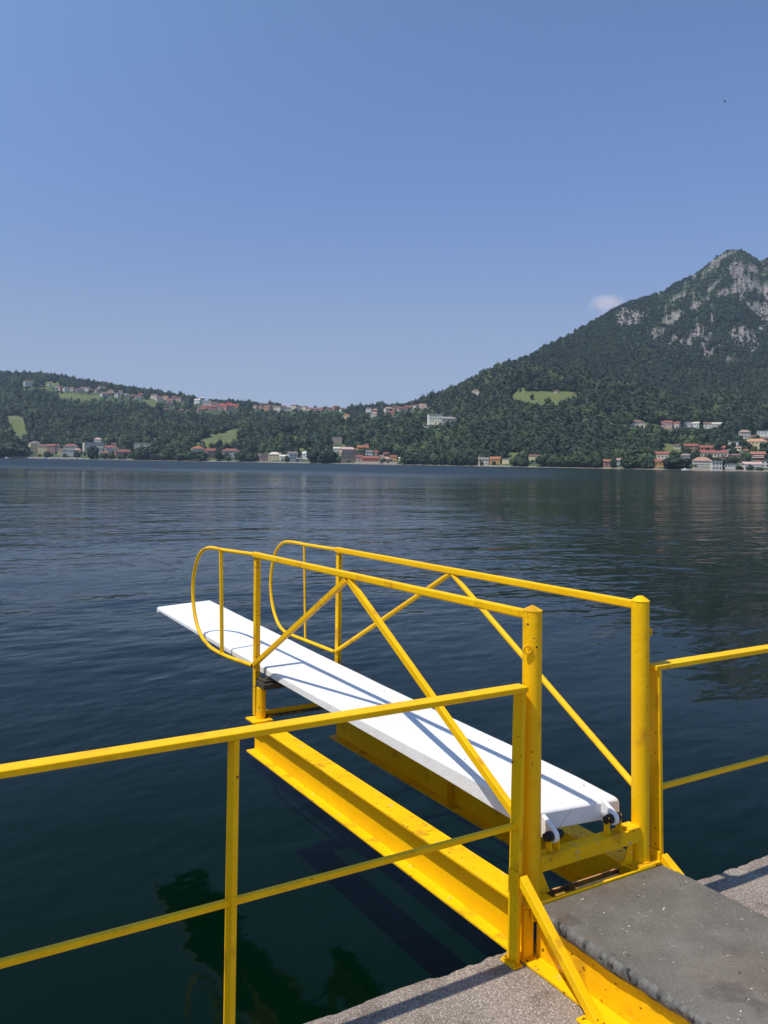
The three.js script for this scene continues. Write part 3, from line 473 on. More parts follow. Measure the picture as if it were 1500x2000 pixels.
// ---- woods: everything that reads as one mass
{
  const [variants, lists] = WOODS, col = new THREE.Color();
  const blocked = (x, y) => { let near = 0; for (const [hx, hy, w, h] of HOUSES) if (Math.abs(x - hx) < w / 2 + 4 && y > hy - 3 && y < hy + 15) return 2; else if (Math.abs(x - hx) < w / 2 + 9 && y > hy - 3 && y < hy + 21) near = 1; return near; };
  const beforeMeadow = (x, y) => FIELD.some(p => inside(p, x, y - 4) || inside(p, x, y - 9) || inside(p, x, y - 13));
  let n = 0;
  for (let tries = 0; tries < 2400000 && n < 165000; tries++) {
    const x = rr(-260, 1760), s = rr(0.06, 6.14), [d] = column(x), i = Math.min(5, Math.floor(s)), span = d[i + 1] - d[i], dd = d[i] + span * Math.min(1, s - i);
    if (rnd() > dd * span / (2400 * 620)) continue;
    if (isMeadow(x, s) && rnd() > 0.035) continue;
    const open = x > -50 && x < 1550 ? 1 : 0.5; if (rnd() > open) continue;
    let small = 1;
    if (s > 3.3 && x > 1000) { const r = rockiness(x, s); if (r > 0.5 && rnd() > 0.3) continue; if (r > 0.15) small = 0.55; if (s > 5.6 && x > 1280) small *= 0.7; } if (s > 5.5) small *= 0.78;
    const g = groundAt(x, s), y = lookY(x, g); const bl = blocked(x, y); if (bl === 2 && rnd() > 0.04 || bl === 1 && rnd() > 0.6) continue; if (bl) small *= 0.62; if (beforeMeadow(x, y) && rnd() > 0.05) continue;
    if (s < 0.5 && rnd() < 0.45) continue;
    const [X, Y, Z] = g, stand = fbm(X / 90, Z / 90, 3, 0, 261), one = rnd(), k = Math.floor(rnd() * 4), r = (rnd() < 0.16 ? rr(6, 8.5) : rr(2.8, 5.6)) * small * (0.55 + 0.9 * stand) * (s > 4.2 && x > 1000 ? 0.72 : 1.0);
    const st2 = fbm(X / 38 + 7, Z / 38, 3, 0, 263), w2 = x > 1000 && s > 3.8 ? 0.82 + 0.3 * rnd() : 0.62 + 0.75 * rnd();
    let lime = Math.min(1, smooth(0.5, 0.72, st2) * 0.8 + (one > 0.88 ? 0.5 : 0)); if (x > 1000 && s > 4) lime *= 0.45;
    const c = [(0.017 + 0.040 * lime) * w2, (0.036 + 0.052 * lime) * w2, (0.016 + 0.011 * lime) * w2];
    lists[k].push([X, Y - 0.4, Z, r, c]); n++;
  }
  const wood = new THREE.Group(); wood.name = 'woods'; wood.userData = { kind: 'stuff', label: 'dark green broadleaf woods covering the far hills and mountain', category: 'woods' }; scene.add(wood);
  const m4 = new THREE.Matrix4(), q = new THREE.Quaternion(), up = new THREE.Vector3(0, 1, 0);
  lists.forEach((l, k) => {
    const im = new THREE.InstancedMesh(variants[k], M.leaf, l.length); im.name = 'foliage'; im.userData.kind = 'stuff';
    l.forEach(([X, Y, Z, r, c], i) => { q.setFromAxisAngle(up, hash(i, k, 5) * 6.283); m4.compose(new THREE.Vector3(X, Y, Z), q, new THREE.Vector3(r, r * (0.9 + 0.35 * hash(i, k, 6)), r)); im.setMatrixAt(i, m4); im.setColorAt(i, col.setRGB(...c)); });
    im.castShadow = im.receiveShadow = true; wood.add(im);
  });
}
// ---- trees along the water that can be told apart
{
  const bark = flatMat(0x4a4036), kinds = [], greens = [[0.030, 0.055, 0.022], [0.045, 0.080, 0.026], [0.070, 0.098, 0.045], [0.024, 0.046, 0.022]];
  greens.forEach((c, i) => kinds.push(new THREE.MeshPhysicalMaterial({ color: new THREE.Color().setRGB(...c), roughness: 0.85, side: THREE.DoubleSide })));
  const crowns = [crownGeometry(420, 2, 0.95, 101), crownGeometry(420, 2, 1.15, 113), crownGeometry(380, 2, 0.85, 127), crownGeometry(420, 2, 1.3, 139)];
  const trunk = new THREE.CylinderGeometry(0.045, 0.08, 1, 7).translate(0, 0.5, 0);
  const tree = (x, s, w, h, kind, label, group) => {
    const g = groundAt(x, s), k = g[3] / FOC, W = w * k / 2, H = h * k, t = thing('shore_tree', label, 'tree', group), v = Math.floor(rnd() * 4), flat = [0.95, 1.15, 0.85, 1.3][v]; t.position.set(g[0], g[1] - 0.3, g[2]); t.rotation.y = rr(0, 6.28);
    const tr = part('trunk', trunk, bark, t); tr.scale.set(H * 0.9, H * 0.45, H * 0.9);
    const cr = part('crown', crowns[v], kinds[kind], t); cr.scale.set(W, H * 0.94 / (2 * flat), W); cr.position.y = H * 0.06;
  };
  const REACH = [[260, 'in front of the left waterfront village'], [345, 'between the left village and the triangular meadow'], [510, 'by the houses below the triangular meadow'], [700, 'in the middle village'], [930, 'below the pale green building'], [1040, 'right of the bright orange roof'], [1180, 'left of the salmon waterside house'], [1280, 'left of the two stacked red-roofed houses'], [2000, 'by the lakeside hotel']];
  const special = [[612, 0.06, 26, 27, 3, 'dark round tree left of two by the middle village'], [640, 0.06, 34, 28, 3, 'broad dark tree right of two by the middle village'], [180, 0.06, 22, 27, 3, 'dark tree before the long grey-roofed waterfront building'], [426, 0.08, 15, 24, 3, 'tall dark tree between the two red-roofed houses below the meadow'], [352, 0.04, 18, 16, 2, 'pale grey-green willow at the water below the triangular meadow'], [318, 0.04, 14, 17, 2, 'pale grey-green willow left of the larger one'], [1322, 0.12, 56, 24, 3, 'broad dark tree beside the two stacked red-roofed houses'], [1236, 0.1, 38, 27, 0, 'big rounded tree right of the narrow white waterside house'], [30, 0.06, 50, 34, 3, 'large dark tree at the left edge of the shore'], [5, 0.06, 30, 26, 0, 'dark tree cut by the left edge on the shore'], [92, 0.05, 14, 14, 3, 'small dark tree before the cream waterfront houses']];
  for (const [x, s, w, h, k, l] of special) tree(x, s, w, h, k, l);
  for (const [x, w, h, k] of [[266, 18, 20, 0], [284, 22, 26, 3], [300, 24, 28, 0], [334, 24, 27, 0], [372, 20, 20, 1], [392, 26, 19, 1], [470, 22, 20, 0], [488, 18, 16, 1], [500, 14, 15, 0], [560, 10, 12, 0], [625, 16, 14, 0], [664, 16, 13, 1], [792, 22, 19, 0], [812, 24, 22, 1], [830, 20, 24, 0], [848, 18, 22, 2], [866, 22, 24, 0], [886, 20, 22, 1], [904, 24, 24, 0], [922, 20, 20, 3], [1004, 18, 15, 1], [1020, 20, 18, 1], [1058, 24, 22, 0], [1078, 22, 24, 1], [1096, 24, 22, 0], [1114, 26, 24, 1], [1134, 26, 26, 0], [1152, 24, 24, 1], [1168, 20, 22, 0], [1198, 14, 18, 3], [1222, 20, 24, 1], [1256, 24, 24, 1], [1272, 16, 20, 0], [1304, 16, 12, 0], [1412, 8, 8, 1], [1444, 14, 8, 0], [1484, 12, 6, 1], [204, 12, 13, 0], [218, 14, 12, 1], [234, 10, 9, 1], [126, 8, 10, 1], [150, 12, 14, 3], [52, 14, 18, 0]]) { const z = REACH.find(q => x < q[0]); tree(x, rr(0.05, 0.13), w, h, k, `leafy green tree at the far water ${z[1]}`, `trees at the far water ${z[1]}`); }
}
// ---- a bird high over the right
{
  const k = (1404 - 750) / FOC, l = (903.34 - 198) / FOC, d = 62, c = new THREE.Vector3(EYE.x + d * (AX[0] + k * RX[0]), EYE.y + d * (k * RX[1] + l), EYE.z + d * (AX[2] + k * RX[2]));
  const body = new THREE.SphereGeometry(1, 14, 10).scale(0.035, 0.03, 0.1), wing = s => { const sh = new THREE.Shape(); sh.moveTo(0, 0.045); sh.quadraticCurveTo(0.12, 0.06, 0.21, -0.05); sh.quadraticCurveTo(0.1, -0.01, 0, -0.03); return new THREE.ExtrudeGeometry(sh, { depth: 0.008, bevelEnabled: false }).rotateX(-Math.PI / 2).scale(s, 1, 1).rotateZ(s * 0.3); }, tail = new THREE.ConeGeometry(0.03, 0.09, 5).rotateX(Math.PI / 2).scale(1, 0.3, 1).translate(0, 0, 0.12), beak = new THREE.ConeGeometry(0.008, 0.03, 5).rotateX(-Math.PI / 2).translate(0, 0, -0.11);
  const b = shadows(new THREE.Mesh(merge([body, wing(1), wing(-1), tail, beak]), new THREE.MeshStandardMaterial({ color: 0x23252b, roughness: 0.8 }))); b.name = 'bird'; b.position.copy(c); b.rotation.set(0.3, 1.1, 0.55); b.userData = { label: 'small dark bird in flight high in the clear sky', category: 'bird' }; scene.add(b);
}
scene.fog = new THREE.FogExp2(new THREE.Color(0.58, 0.78, 1.0), 0.000068);
// ------------------------------------------------------------------ lake
{
  const perNoise = (x, y, px, py, s) => { const i = Math.floor(x), j = Math.floor(y), f = x - i, g = y - j, u = f * f * f * (f * (f * 6 - 15) + 10), v = g * g * g * (g * (g * 6 - 15) + 10), wx = a => ((a % px) + px) % px, wy = a => ((a % py) + py) % py; const a = hash(wx(i), wy(j), s), b = hash(wx(i + 1), wy(j), s), c = hash(wx(i), wy(j + 1), s), d = hash(wx(i + 1), wy(j + 1), s); return a + (b - a) * u + (c - a) * v + (a - b - c + d) * u * v; };
  // waves in metres over a 64 m tile: cat's-paws of wind, calmer in the lee of the quay
  const T = 64, N = 1536, hf = new Float32Array(N * N * 4), B = 0.16;
  for (let j = 0; j < N; j++) for (let i = 0; i < N; i++) {
    const x = i / N, y = j / N, u = y * T;
    const wind = (0.16 + 0.84 * smooth(4.5, 15, u) * (1 - smooth(60, 64, u))) * (0.55 + 0.9 * smooth(0.3, 0.7, perNoise(x * 4, y * 7, 4, 7, 301)));
    const wx = x + 0.01 * perNoise(x * 9, y * 9, 9, 9, 302), a = 0.045 * perNoise(wx * 13, y * 26, 13, 26, 310) + wind * 0.86 * (0.03 * perNoise(wx * 30, y * 61, 30, 61, 311) + 0.02 * perNoise(x * 70, y * 131, 70, 131, 312) + 0.0105 * perNoise(x * 150, y * 290, 150, 290, 313) + 0.005 * perNoise(x * 310, y * 560, 310, 560, 314));
    const q = (j * N + i) * 4; hf[q] = hf[q + 1] = hf[q + 2] = a / B; hf[q + 3] = 1;
  }
  const bump = new THREE.DataTexture(hf, N, N, THREE.RGBAFormat, THREE.FloatType); bump.wrapS = bump.wrapT = THREE.RepeatWrapping; bump.magFilter = bump.minFilter = THREE.LinearFilter; bump.needsUpdate = true;
  // finest ripples as a normal map
  const Q = 1024, TN = 7.7, h = new Float32Array(Q * Q);
  for (let j = 0; j < Q; j++) for (let i = 0; i < Q; i++) { const x = i / Q, y = j / Q; h[j * Q + i] = (0.004 * perNoise(x * 21, y * 34, 21, 34, 401) + 0.002 * perNoise(x * 47, y * 71, 47, 71, 402) + 0.0007 * perNoise(x * 101, y * 140, 101, 140, 403)) * (0.4 + 0.9 * perNoise(x * 3, y * 4, 3, 4, 404)); }
  const nrm = texture(Q, (x, y, o, i, j) => { const e = 2 * TN / Q, dx = (h[j * Q + (i + 1) % Q] - h[j * Q + (i + Q - 1) % Q]) / e, dy = (h[((j + 1) % Q) * Q + i] - h[((j + Q - 1) % Q) * Q + i]) / e, l = 1 / Math.hypot(dx, dy, 1); o[0] = 127.5 - dx * l * 127.5; o[1] = 127.5 - dy * l * 127.5; o[2] = 127.5 + l * 127.5; }, false);
  nrm.repeat.set(1 / TN, 1 / TN); nrm.rotation = 0.4; bump.repeat.set(1 / T, 1 / T);
  // wind-ruffled reaches and glassy ones, 3 km square
  const rough = texture(512, (x, y, o) => {
    const X = -1000 + x * 3000, U = y * 3000, dx = X - EYE.x, dz = -U - EYE.z, f = dx * AX[0] + dz * AX[2], r = dx * RX[0] + dz * RX[2];
    let k = 0.07;
    if (f > 20) { const px = 750 + FOC * r / f, q = f / column(Math.max(-900, Math.min(2400, px)))[0][0]; k += 0.27 * smooth(0.1, 0.22, q + 0.05 * (fbm(X / 160, U / 40, 3, 0, 501) - 0.5)) * (1 - smooth(0.86, 0.93, q + 0.05 * (fbm(X / 120, U / 60, 3, 0, 502) - 0.5))) * (1 - 0.75 * smooth(820, 1250, px)); }
    o[0] = o[2] = 0; o[1] = 255 * k;
  }, false);
  rough.repeat.set(1 / 3000, 1 / 3000); rough.offset.set(1 / 3, 0);
  M.lake = new THREE.MeshPhysicalMaterial({ color: new THREE.Color().setRGB(0.0003, 0.0066, 0.0028), roughness: 1, roughnessMap: rough, specularIntensity: 0.26, ior: 1.333, normalMap: nrm, bumpMap: bump, bumpScale: B });
  const g = new THREE.PlaneGeometry(7000, 5200, 1, 1); g.rotateX(-Math.PI / 2); g.translate(300, WL, -2600 + 2.5);
  const p = g.attributes.position, uv = g.attributes.uv; for (let i = 0; i < 4; i++) uv.setXY(i, p.getX(i), -p.getZ(i));
  structure('lake', g, M.lake);
}



// ------------------------------------------------------------------ diving platform
const LU = 2.725, RW = 0.605;
{
  const t = thing('diving_platform', 'yellow steel diving platform with tall handrails cantilevered over the lake', 'diving platform');
  for (const side of [0, 1]) {                                  // two I-beams
    const v = side ? RW : 0, b = new THREE.Group(); b.name = 'beam'; t.add(b);
    part('bottom_flange', boxUVY(-2.6, 2.687, v - 0.059, v + 0.059, 0.003, 0.014), M.worn, b);
    part('web', boxUVY(-0.0178, 2.683, v - 0.004, v + 0.004, 0.0142, 0.203), M.paint, b);
    const vi = v + (side ? -0.014 : 0.014); part('web', boxUVY(-2.6, -0.0352, vi - 0.004, vi + 0.004, 0.0142, 0.2), M.worn, b);
    part('top_flange', boxUVY(-0.035, 2.687, v - 0.056, v + 0.056, 0.2032, 0.2145), M.worn, b);
    part('stiffener', boxUVY(-0.035, -0.018, v - 0.052, v - 0.0042, 0.0142, 0.2), M.paint, b);
    part('stiffener', boxUVY(1.31, 1.318, v - 0.052, v - 0.0042, 0.0142, 0.203), M.paint, b).visible = side === 1;
    part('base_plate', boxUVY(2.555, 2.69, v - 0.068, v + 0.068, 0.2147, 0.226), M.worn, b);
  }
  t.children.forEach(b => b.children.filter(c => !c.visible).forEach(c => b.remove(c)));
  for (const side of [0, 1]) {                                  // round posts at the quay end
    const a = side ? P(0, 0.62, 0.226) : P(0, 0.008, 0.226), b = side ? P(0, 0.594, 1.33) : P(0, -0.005, 1.335), post = part('post', rod(a, b, 0.0375, 40), M.paint, t);
    part('foot_plate', boxUVY(-0.056, 0.056, a.x - 0.062, a.x + 0.066, 0.2147, 0.2262), M.worn, post);
    const up = b.clone().sub(a).normalize();
    part('weld_bead', new THREE.TorusGeometry(0.0385, 0.0042, 8, 40).rotateX(Math.PI / 2).translate(a.x, 0.228, 0), M.worn, post);
    part('cap', rod(b, b.clone().addScaledVector(up, 0.019), 0.0392, 40, side ? 0.013 : 0.003), M.worn, post);
    const ring = new THREE.TorusGeometry(0.0145, 0.0045, 10, 26), eye = P(side ? 0.0 : -0.022, side ? 0.656 : -0.046, 1.19);
    ring.rotateY(side ? 0.25 : -0.55).translate(eye.x, eye.y, eye.z);
    const shank = rod(new THREE.Vector3(side ? 0.6 : -0.003, 1.19, side ? 0 : 0.006), eye.clone().add(new THREE.Vector3(side ? -0.012 : 0.012, 0, 0)), 0.005, 10);
    part('eye_bolt', merge([ring, shank]), M.worn, post);
    const hole = (y, ang) => part('drain_hole', new THREE.CylinderGeometry(0.0042, 0.0042, 0.004, 12).rotateX(Math.PI / 2).rotateY(ang).translate(a.x + (b.x - a.x) * (y - 0.22) / 1.11 + Math.sin(ang) * 0.0365, y, Math.cos(ang) * 0.0365), M.rubber, post);
    if (!side) { hole(1.285, -1.2); hole(1.2, -0.25); }
  }
  // cross channel at deck level, open upwards
  const ch = new THREE.Group(); ch.name = 'cross_channel'; t.add(ch);
  part('channel_floor', boxUVY(-0.046, 0.05, 0.057, RW - 0.057, 0.158, 0.166), M.dirty, ch);
  part('front_flange', boxUVY(-0.058, -0.0462, -0.03, RW + 0.045, 0.158, 0.2215), M.worn, ch);
  part('rear_flange', boxUVY(0.0502, 0.0575, 0.057, RW - 0.057, 0.158, 0.181), M.dirty, ch);
  part('worn_edge', boxUVY(0.0496, 0.0582, 0.057, RW - 0.057, 0.1812, 0.1875), M.chipEdge, ch);
  for (const v of [0.09, RW - 0.1]) part('gusset', (() => { const s = new THREE.Shape([new THREE.Vector2(0, 0), new THREE.Vector2(0.06, 0), new THREE.Vector2(0.012, 0.1), new THREE.Vector2(0, 0.1)]); return metricUV(new THREE.ExtrudeGeometry(s, { depth: 0.007, bevelEnabled: false }).rotateY(v > 0.3 ? Math.PI : 0).translate(v > 0.3 ? RW - 0.035 : 0.04, 0.224, 0.002)); })(), M.worn, t);
  part('cross_tube', boxUVY(-0.028, 0.028, 0.035, 0.585, 0.318, 0.378, 0.004), M.worn, t);
  part('tube_bracket', boxUVY(-0.033, 0.033, 0.515, 0.583, 0.3782, 0.386, 0.002), M.worn, t);
  for (const v of [0.1, 0.142, 0.418, 0.486]) part('hinge_lug', boxUVY(-0.014, 0.016, v - 0.004, v + 0.004, 0.3782, 0.45, 0.003), M.worn, t);
  // lake end: tubular stubs, fulcrum timber, angle-iron uprights
  for (const side of [0, 1]) {
    const v = side ? RW - 0.004 : 0.014, s = side ? -1 : 1;
    part('stub', rod(P(2.63, v, 0.226), P(2.63, v, 0.424), 0.031, 28), M.worn, t);
    const top = side ? [0.602, 1.30] : [-0.012, 1.292], bot = side ? 0.605 : -0.002, up = part('upright', merge([
      bar(P(LU, bot + 0.024, 0.227), P(LU, top[0] + 0.024, top[1]), 0.048, 0.005, new THREE.Vector3(0, 0, 1), 0.001),
      bar(P(LU - 0.0225, bot, 0.227), P(LU - 0.0225, top[0], top[1]), 0.005, 0.04, new THREE.Vector3(0, 0, 1), 0.001)]), M.worn, t);
    for (const y of [1.25, 1.225, 1.19, 0.6, 0.5]) part('bolt', rod(P(LU - 0.0028, top[0] + (bot - top[0]) * (1.29 - y) / 1.07 + 0.026, y), P(LU - 0.011, top[0] + 0.026 + (bot - top[0]) * (1.29 - y) / 1.07, y), 0.0055, 6), M.steel, up);
  }
  const f = new THREE.Group(); f.name = 'fulcrum'; t.add(f);
  part('timber', boxUVY(2.555, 2.695, -0.004, RW + 0.005, 0.4245, 0.459, 0.004), M.timber, f);
  part('timber', boxUVY(2.575, 2.69, 0.01, RW - 0.008, 0.4595, 0.478, 0.004), M.timber, f);
  for (const v of [0.035, RW - 0.03]) part('clamp_bolt', merge([rod(P(2.6, v, 0.478), P(2.6, v, 0.505), 0.006, 8), rod(P(2.6, v, 0.48), P(2.6, v, 0.489), 0.011, 6)]), M.steel, f);
  part('cross_bar', boxUVY(2.6, 2.65, 0.05, RW - 0.04, 0.2265, 0.236), M.dirty, t);
  part('cross_bar', boxUVY(2.66, 2.668, 0.05, RW - 0.04, 0.2265, 0.262), M.worn, t);
  // handrails
  const UPV = new THREE.Vector3(0, 1, 0);
  const railL = part('handrail', bar(P(0.034, -0.004, 1.3135), P(LU, -0.012, 1.279), 0.03, 0.036, UPV, 0.008), M.paint, t);
  const railR = part('handrail', bar(P(0.034, 0.594, 1.3085), P(LU, 0.602, 1.287), 0.03, 0.036, UPV, 0.008), M.paint, t);
  part('end_loop', tube([[2.7, 1.279], [3.0, 1.266], [3.34, 1.252], [3.53, 1.247], [3.68, 1.222], [3.79, 1.17], [3.86, 1.098], [3.912, 1.0], [3.93, 0.891], [3.915, 0.79], [3.872, 0.695], [3.81, 0.62], [3.72, 0.563], [3.61, 0.53], [3.497, 0.514], [3.24, 0.513], [2.735, 0.546]].map(([u, y]) => P(u, -0.006, y)), 0.0135), M.paint, railL);
  part('end_loop', tube([[2.7, 1.287], [3.0, 1.281], [3.234, 1.277], [3.45, 1.275], [3.58, 1.262], [3.68, 1.222], [3.746, 1.163], [3.8, 1.065], [3.827, 0.949], [3.823, 0.85], [3.789, 0.749], [3.735, 0.668], [3.656, 0.605], [3.56, 0.573], [3.4, 0.567], [3.193, 0.57], [2.735, 0.575]].map(([u, y]) => P(u, 0.605, y)), 0.0125), M.paint, railR);
  part('end_bar', bar(P(3.29, -0.006, 0.515), P(3.34, -0.006, 1.252), 0.026, 0.018, new THREE.Vector3(0, 0, 1), 0.005), M.paint, railL);
  part('end_bar', rod(P(3.19, 0.605, 0.57), P(3.234, 0.605, 1.277), 0.0085, 12), M.paint, railR);
  part('diagonal', bar(P(2.712, -0.004, 0.556), P(1.475, -0.008, 1.268), 0.026, 0.03, UPV, 0.003), M.paint, t);
  part('diagonal', bar(P(1.445, -0.008, 1.268), P(0.03, 0.0, 0.478), 0.026, 0.034, UPV, 0.003), M.paint, t);
  part('diagonal', rod(P(2.71, 0.602, 0.582), P(1.378, 0.6, 1.278), 0.0145, 16), M.paint, t);
  part('diagonal', rod(P(1.352, 0.6, 1.278), P(0.03, 0.613, 0.53), 0.0145, 16), M.paint, t);
}

// ------------------------------------------------------------------ deck slab between quay and board
{
  const t = thing('concrete_slab', 'dark grey weathered concrete slab lying over the yellow beams at the quay', 'slab');
  const us = []; for (let u = -2.6; u < -0.06; u += 0.02) us.push(u); us.push(-0.0602);
  const pos = [], uv = [], idx = [], v0 = -0.018, v1 = 0.7;
  const jag = (u, s) => (fbm(u * 9, s, 4, 0, s) - 0.5) * 0.03;
  const ring = u => { const a = jag(u, 3) * 0.5, b = jag(u, 6), c = jag(u, 11) * 0.5; return [[v0 + 0.007 + a, 0.2128], [v0 + a * 0.8, 0.206], [v0 - 0.004 + a, 0.198 + b * 0.15], [v0 - 0.002 + b * 0.4, 0.176 + b * 0.7], [v0 + 0.012 + b * 0.3, 0.16 + b], [v0 + 0.05, 0.158], [v1 - 0.05, 0.158], [v1 + c, 0.165], [v1 + 0.003 + c, 0.203], [v1 - 0.006 + c, 0.2128]]; };
  us.forEach((u, a) => { const r = ring(u), K = r.length; r.forEach(([v, y], k) => { pos.push(v, y, -u); uv.push(u, v + (k > 0 && k < 9 ? (0.2128 - y) : 0)); if (a) { const n = (k + 1) % K, q = a * K; idx.push(q + k, q + n, q - K + k, q + n, q - K + n, q - K + k); } }); });
  const K = 10, last = (us.length - 1) * K; for (let k = 1; k < K - 1; k++) idx.push(last, last + k + 1, last + k);
  const make = keep => { const g = new THREE.BufferGeometry(); g.setAttribute('position', new THREE.Float32BufferAttribute(pos, 3)); g.setAttribute('uv', new THREE.Float32BufferAttribute(uv, 2)); const top = k => { for (let m = 0; m < 3; m++) if (pos[k[m] * 3 + 1] < 0.2127) return false; return true; }; const id = []; for (let i = 0; i < idx.length; i += 3) { const f = [idx[i], idx[i + 1], idx[i + 2]]; if (top(f) === keep) id.push(...f); } g.setIndex(id); return creased(g, 1.0); };
  part('top_face', make(true), M.slab, t); part('rough_edge', make(false), M.slabEdge, t);
}

// ------------------------------------------------------------------ diving board
{
  const t = thing('diving_board', 'long white springboard reaching out over the lake between yellow handrails', 'diving board');
  // u, height of the top at mid width, slope across, thickness
  const S = [[0.058, 0.487, -0.07, 0.066], [0.06, 0.492, -0.07, 0.074], [0.066, 0.497, -0.07, 0.082], [0.078, 0.5005, -0.07, 0.086], [0.3, 0.509, -0.058, 0.086], [0.7, 0.516, -0.045, 0.076], [1.2, 0.518, -0.03, 0.064], [1.95, 0.524, -0.005, 0.055], [2.8, 0.537, 0.022, 0.05], [3.6, 0.552, 0.045, 0.043], [4.4, 0.569, 0.065, 0.037], [5.03, 0.584, 0.075, 0.034], [5.031, 0.584, 0.075, 0.05], [5.075, 0.5845, 0.075, 0.05], [5.082, 0.581, 0.075, 0.042]];
  const at = u => { let k = 1; while (k < S.length - 1 && S[k][0] < u) k++; const a = S[k - 1], b = S[k], q = Math.min(1, Math.max(0, (u - a[0]) / (b[0] - a[0]))); return a.map((x, i) => x + (b[i] - x) * q); };
  const us = []; for (const s of S) us.push(s[0]); for (let u = 0.1; u < 5; u += 0.05) us.push(u); us.sort((a, b) => a - b);
  const v0 = 0.07, v1 = 0.55, mid = 0.31, pos = [], uv = [], idx = [], sec = [];
  const r = 0.014, arc = (cx, cy, a0, a1) => { for (let k = 0; k <= 4; k++) { const a = a0 + (a1 - a0) * k / 4; sec.push([cx + Math.cos(a) * r, cy + Math.sin(a) * r, cy]); } };
  arc(v0 + r, -r, Math.PI, Math.PI / 2); for (let k = 1; k < 8; k++) sec.push([v0 + r + (v1 - v0 - 2 * r) * k / 8, 0, 0]); arc(v1 - r, -r, Math.PI / 2, 0);
  const nTop = sec.length; sec.push([v1, null], [v1 - 0.008, null], [v0 + 0.008, null], [v0, null]);
  const K = sec.length; let len = 0;
  us.forEach((u, a) => {
    const [, y, sl, th] = at(u), skew = u > 3 ? (u - 3) / 2 * 0.1 : 0;
    sec.forEach(([v, dy], k) => {
      const h = dy === null ? -th + (k === nTop || k === K - 1 ? 0.006 : 0) : dy, yy = y + sl * (v - mid) + h, wob = (fbm(u * 3, v * 4, 2, 0, 77) - 0.5) * 0.003;
      pos.push(v, yy + (dy === null ? 0 : wob), -(u - skew * (v - mid))); uv.push(u, v - (k < 3 || k > nTop - 3 ? h : 0));
      if (a) { const n = (k + 1) % K, q = a * K; idx.push(q + k, q - K + k, q + n, q + n, q - K + k, q - K + n); }
    });
  });
  for (const [q, f] of [[0, 1], [(us.length - 1) * K, 0]]) for (let k = 1; k < K - 1; k++) f ? idx.push(q, q + k, q + k + 1) : idx.push(q, q + k + 1, q + k);
  let g = new THREE.BufferGeometry(); g.setAttribute('position', new THREE.Float32BufferAttribute(pos, 3)); g.setAttribute('uv', new THREE.Float32BufferAttribute(uv, 2)); g.setIndex(idx);
  g = creased(g, 0.7);
  part('deck', g, M.white, t);
  // profile drawn with x towards the shore, turned so that it lies along u
  for (const [v, y] of [[0.121, 0.436], [0.452, 0.437]]) {
    const s = new THREE.Shape(); s.moveTo(-0.1, 0.062); s.lineTo(-0.062, 0.06); s.lineTo(0.004, 0.027); s.absarc(0, 0, 0.0245, 1.2, -1.9, true); s.lineTo(-0.045, -0.028); s.lineTo(-0.1, -0.012); s.closePath();
    const lg = metricUV(new THREE.ExtrudeGeometry(s, { depth: 0.014, bevelEnabled: true, bevelSize: 0.003, bevelThickness: 0.003, bevelSegments: 2, curveSegments: 14 }), off());
    lg.rotateY(-Math.PI / 2).translate(v + 0.007, y, 0.0);
    const b = part('hinge_bracket', lg, M.white, t);
    for (const k of [-1, 1]) part('rubber_bush', merge([rod(new THREE.Vector3(v + k * 0.0105, y, 0), new THREE.Vector3(v + k * 0.03, y, 0), 0.0195, 24), rod(new THREE.Vector3(v + k * 0.03, y, 0), new THREE.Vector3(v + k * 0.044, y, 0), 0.0155, 20)]), M.rubber, b);
  }
}
function creased(g, angle) {                                     // normals averaged only across shallow edges
  g = g.toNonIndexed(); const p = g.attributes.position, n = p.count, fn = [], map = new Map(), a = new THREE.Vector3(), b = new THREE.Vector3(), c = new THREE.Vector3();
  for (let i = 0; i < n; i += 3) { a.fromBufferAttribute(p, i); b.fromBufferAttribute(p, i + 1); c.fromBufferAttribute(p, i + 2); const w = b.clone().sub(a).cross(c.clone().sub(a)); fn.push(w); for (let k = 0; k < 3; k++) { const q = [a, b, c][k], key = `${Math.round(q.x * 1e4)},${Math.round(q.y * 1e4)},${Math.round(q.z * 1e4)}`; (map.get(key) || map.set(key, []).get(key)).push(i / 3); } }
  const out = new Float32Array(n * 3), cs = Math.cos(angle);
  for (let i = 0; i < n; i++) { const q = a.fromBufferAttribute(p, i), key = `${Math.round(q.x * 1e4)},${Math.round(q.y * 1e4)},${Math.round(q.z * 1e4)}`, own = fn[Math.floor(i / 3)], s = new THREE.Vector3(), ol = own.length() || 1e-12; for (const f of map.get(key)) { const w = fn[f], l = w.length(); if (l > 1e-14 && w.dot(own) / (l * ol) > cs) s.add(w); } s.normalize(); out.set([s.x, s.y, s.z], i * 3); }
  g.setAttribute('normal', new THREE.BufferAttribute(out, 3)); return g;
}

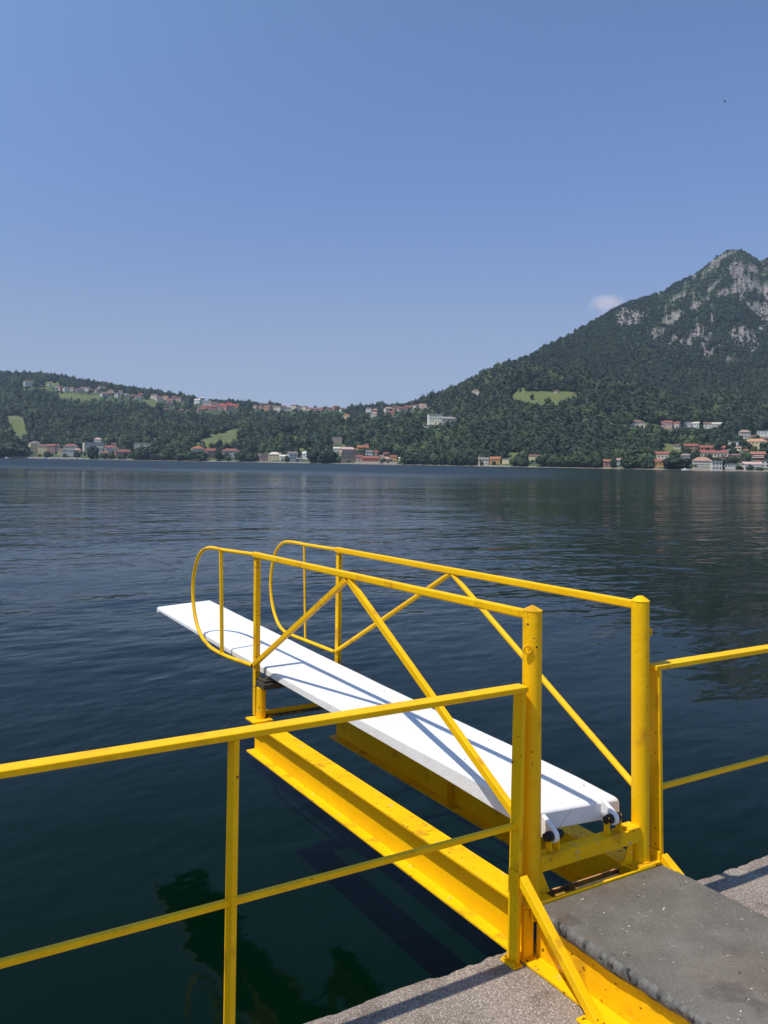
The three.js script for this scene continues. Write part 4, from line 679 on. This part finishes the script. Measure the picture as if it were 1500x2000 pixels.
// ------------------------------------------------------------------ quay fences
{
  const UF = -0.017, UPV = new THREE.Vector3(0, 1, 0), post = (v, top, lean, t) => {
    const p = part('post', bar(P(UF, v - lean, 0.008), P(UF, v, top), 0.018, 0.058, new THREE.Vector3(0, 0, 1), 0.003), M.paint, t);
    part('foot_plate', boxUVY(UF - 0.04, UF + 0.04, v - lean - 0.032, v - lean + 0.016, 0.001, 0.009, 0.002), M.worn, p);
    for (const du of [-0.022, 0.022]) part('anchor_bolt', merge([rod(P(UF + du, v - lean - 0.021, 0.009), P(UF + du, v - lean - 0.021, 0.018), 0.011, 6), rod(P(UF + du, v - lean - 0.021, 0.018), P(UF + du, v - lean - 0.021, 0.028), 0.005, 8)]), M.worn, p);
  };
  const mk = (name, label, ends, posts, braceTop, braceV) => {
    const t = thing(name, label, 'fence', 'yellow fences on the quay edge');
    part('top_rail', boxUVY(UF - 0.03, UF + 0.03, ends[0], ends[1], 1.034, 1.056, 0.004), M.paint, t);
    part('lower_rail', boxUVY(UF - 0.01, UF + 0.01, ends[2], ends[3], 0.513, 0.534, 0.003), M.paint, t);
    for (const [v, l] of posts) post(v, 1.0338, l, t);
    const br = part('brace', bar(P(UF - 0.03, braceV, braceTop), P(UF - 0.435, braceV, 0.004), 0.034, 0.034, UPV, 0.003), M.paint, t);
    part('brace_foot', boxUVY(UF - 0.5, UF - 0.37, braceV - 0.045, braceV + 0.03, 0.001, 0.009, 0.002), M.worn, br);
    part('brace_plate', boxUVY(UF - 0.036, UF + 0.02, braceV - 0.024, braceV - 0.018, braceTop - 0.065, braceTop + 0.025, 0.002), M.paint, br);
    return t;
  };
  mk('quay_fence', 'yellow tube fence nearest the camera, on the bare quay left of the platform', [-6.9, -0.058, -6.85, -0.085], [[-0.076, 0.012], [-1.232, 0], [-2.388, 0], [-3.544, 0], [-4.7, 0], [-5.856, 0]], 0.335, -0.079);
  mk('quay_fence', 'yellow tube fence on the quay beyond the white board and grey slab', [0.648, 7.0, 0.69, 6.95], [[0.672, -0.04], [1.83, 0], [2.99, 0], [4.15, 0], [5.3, 0], [6.46, 0]], 0.24, 0.704);
}

renderer.render(scene, camera);
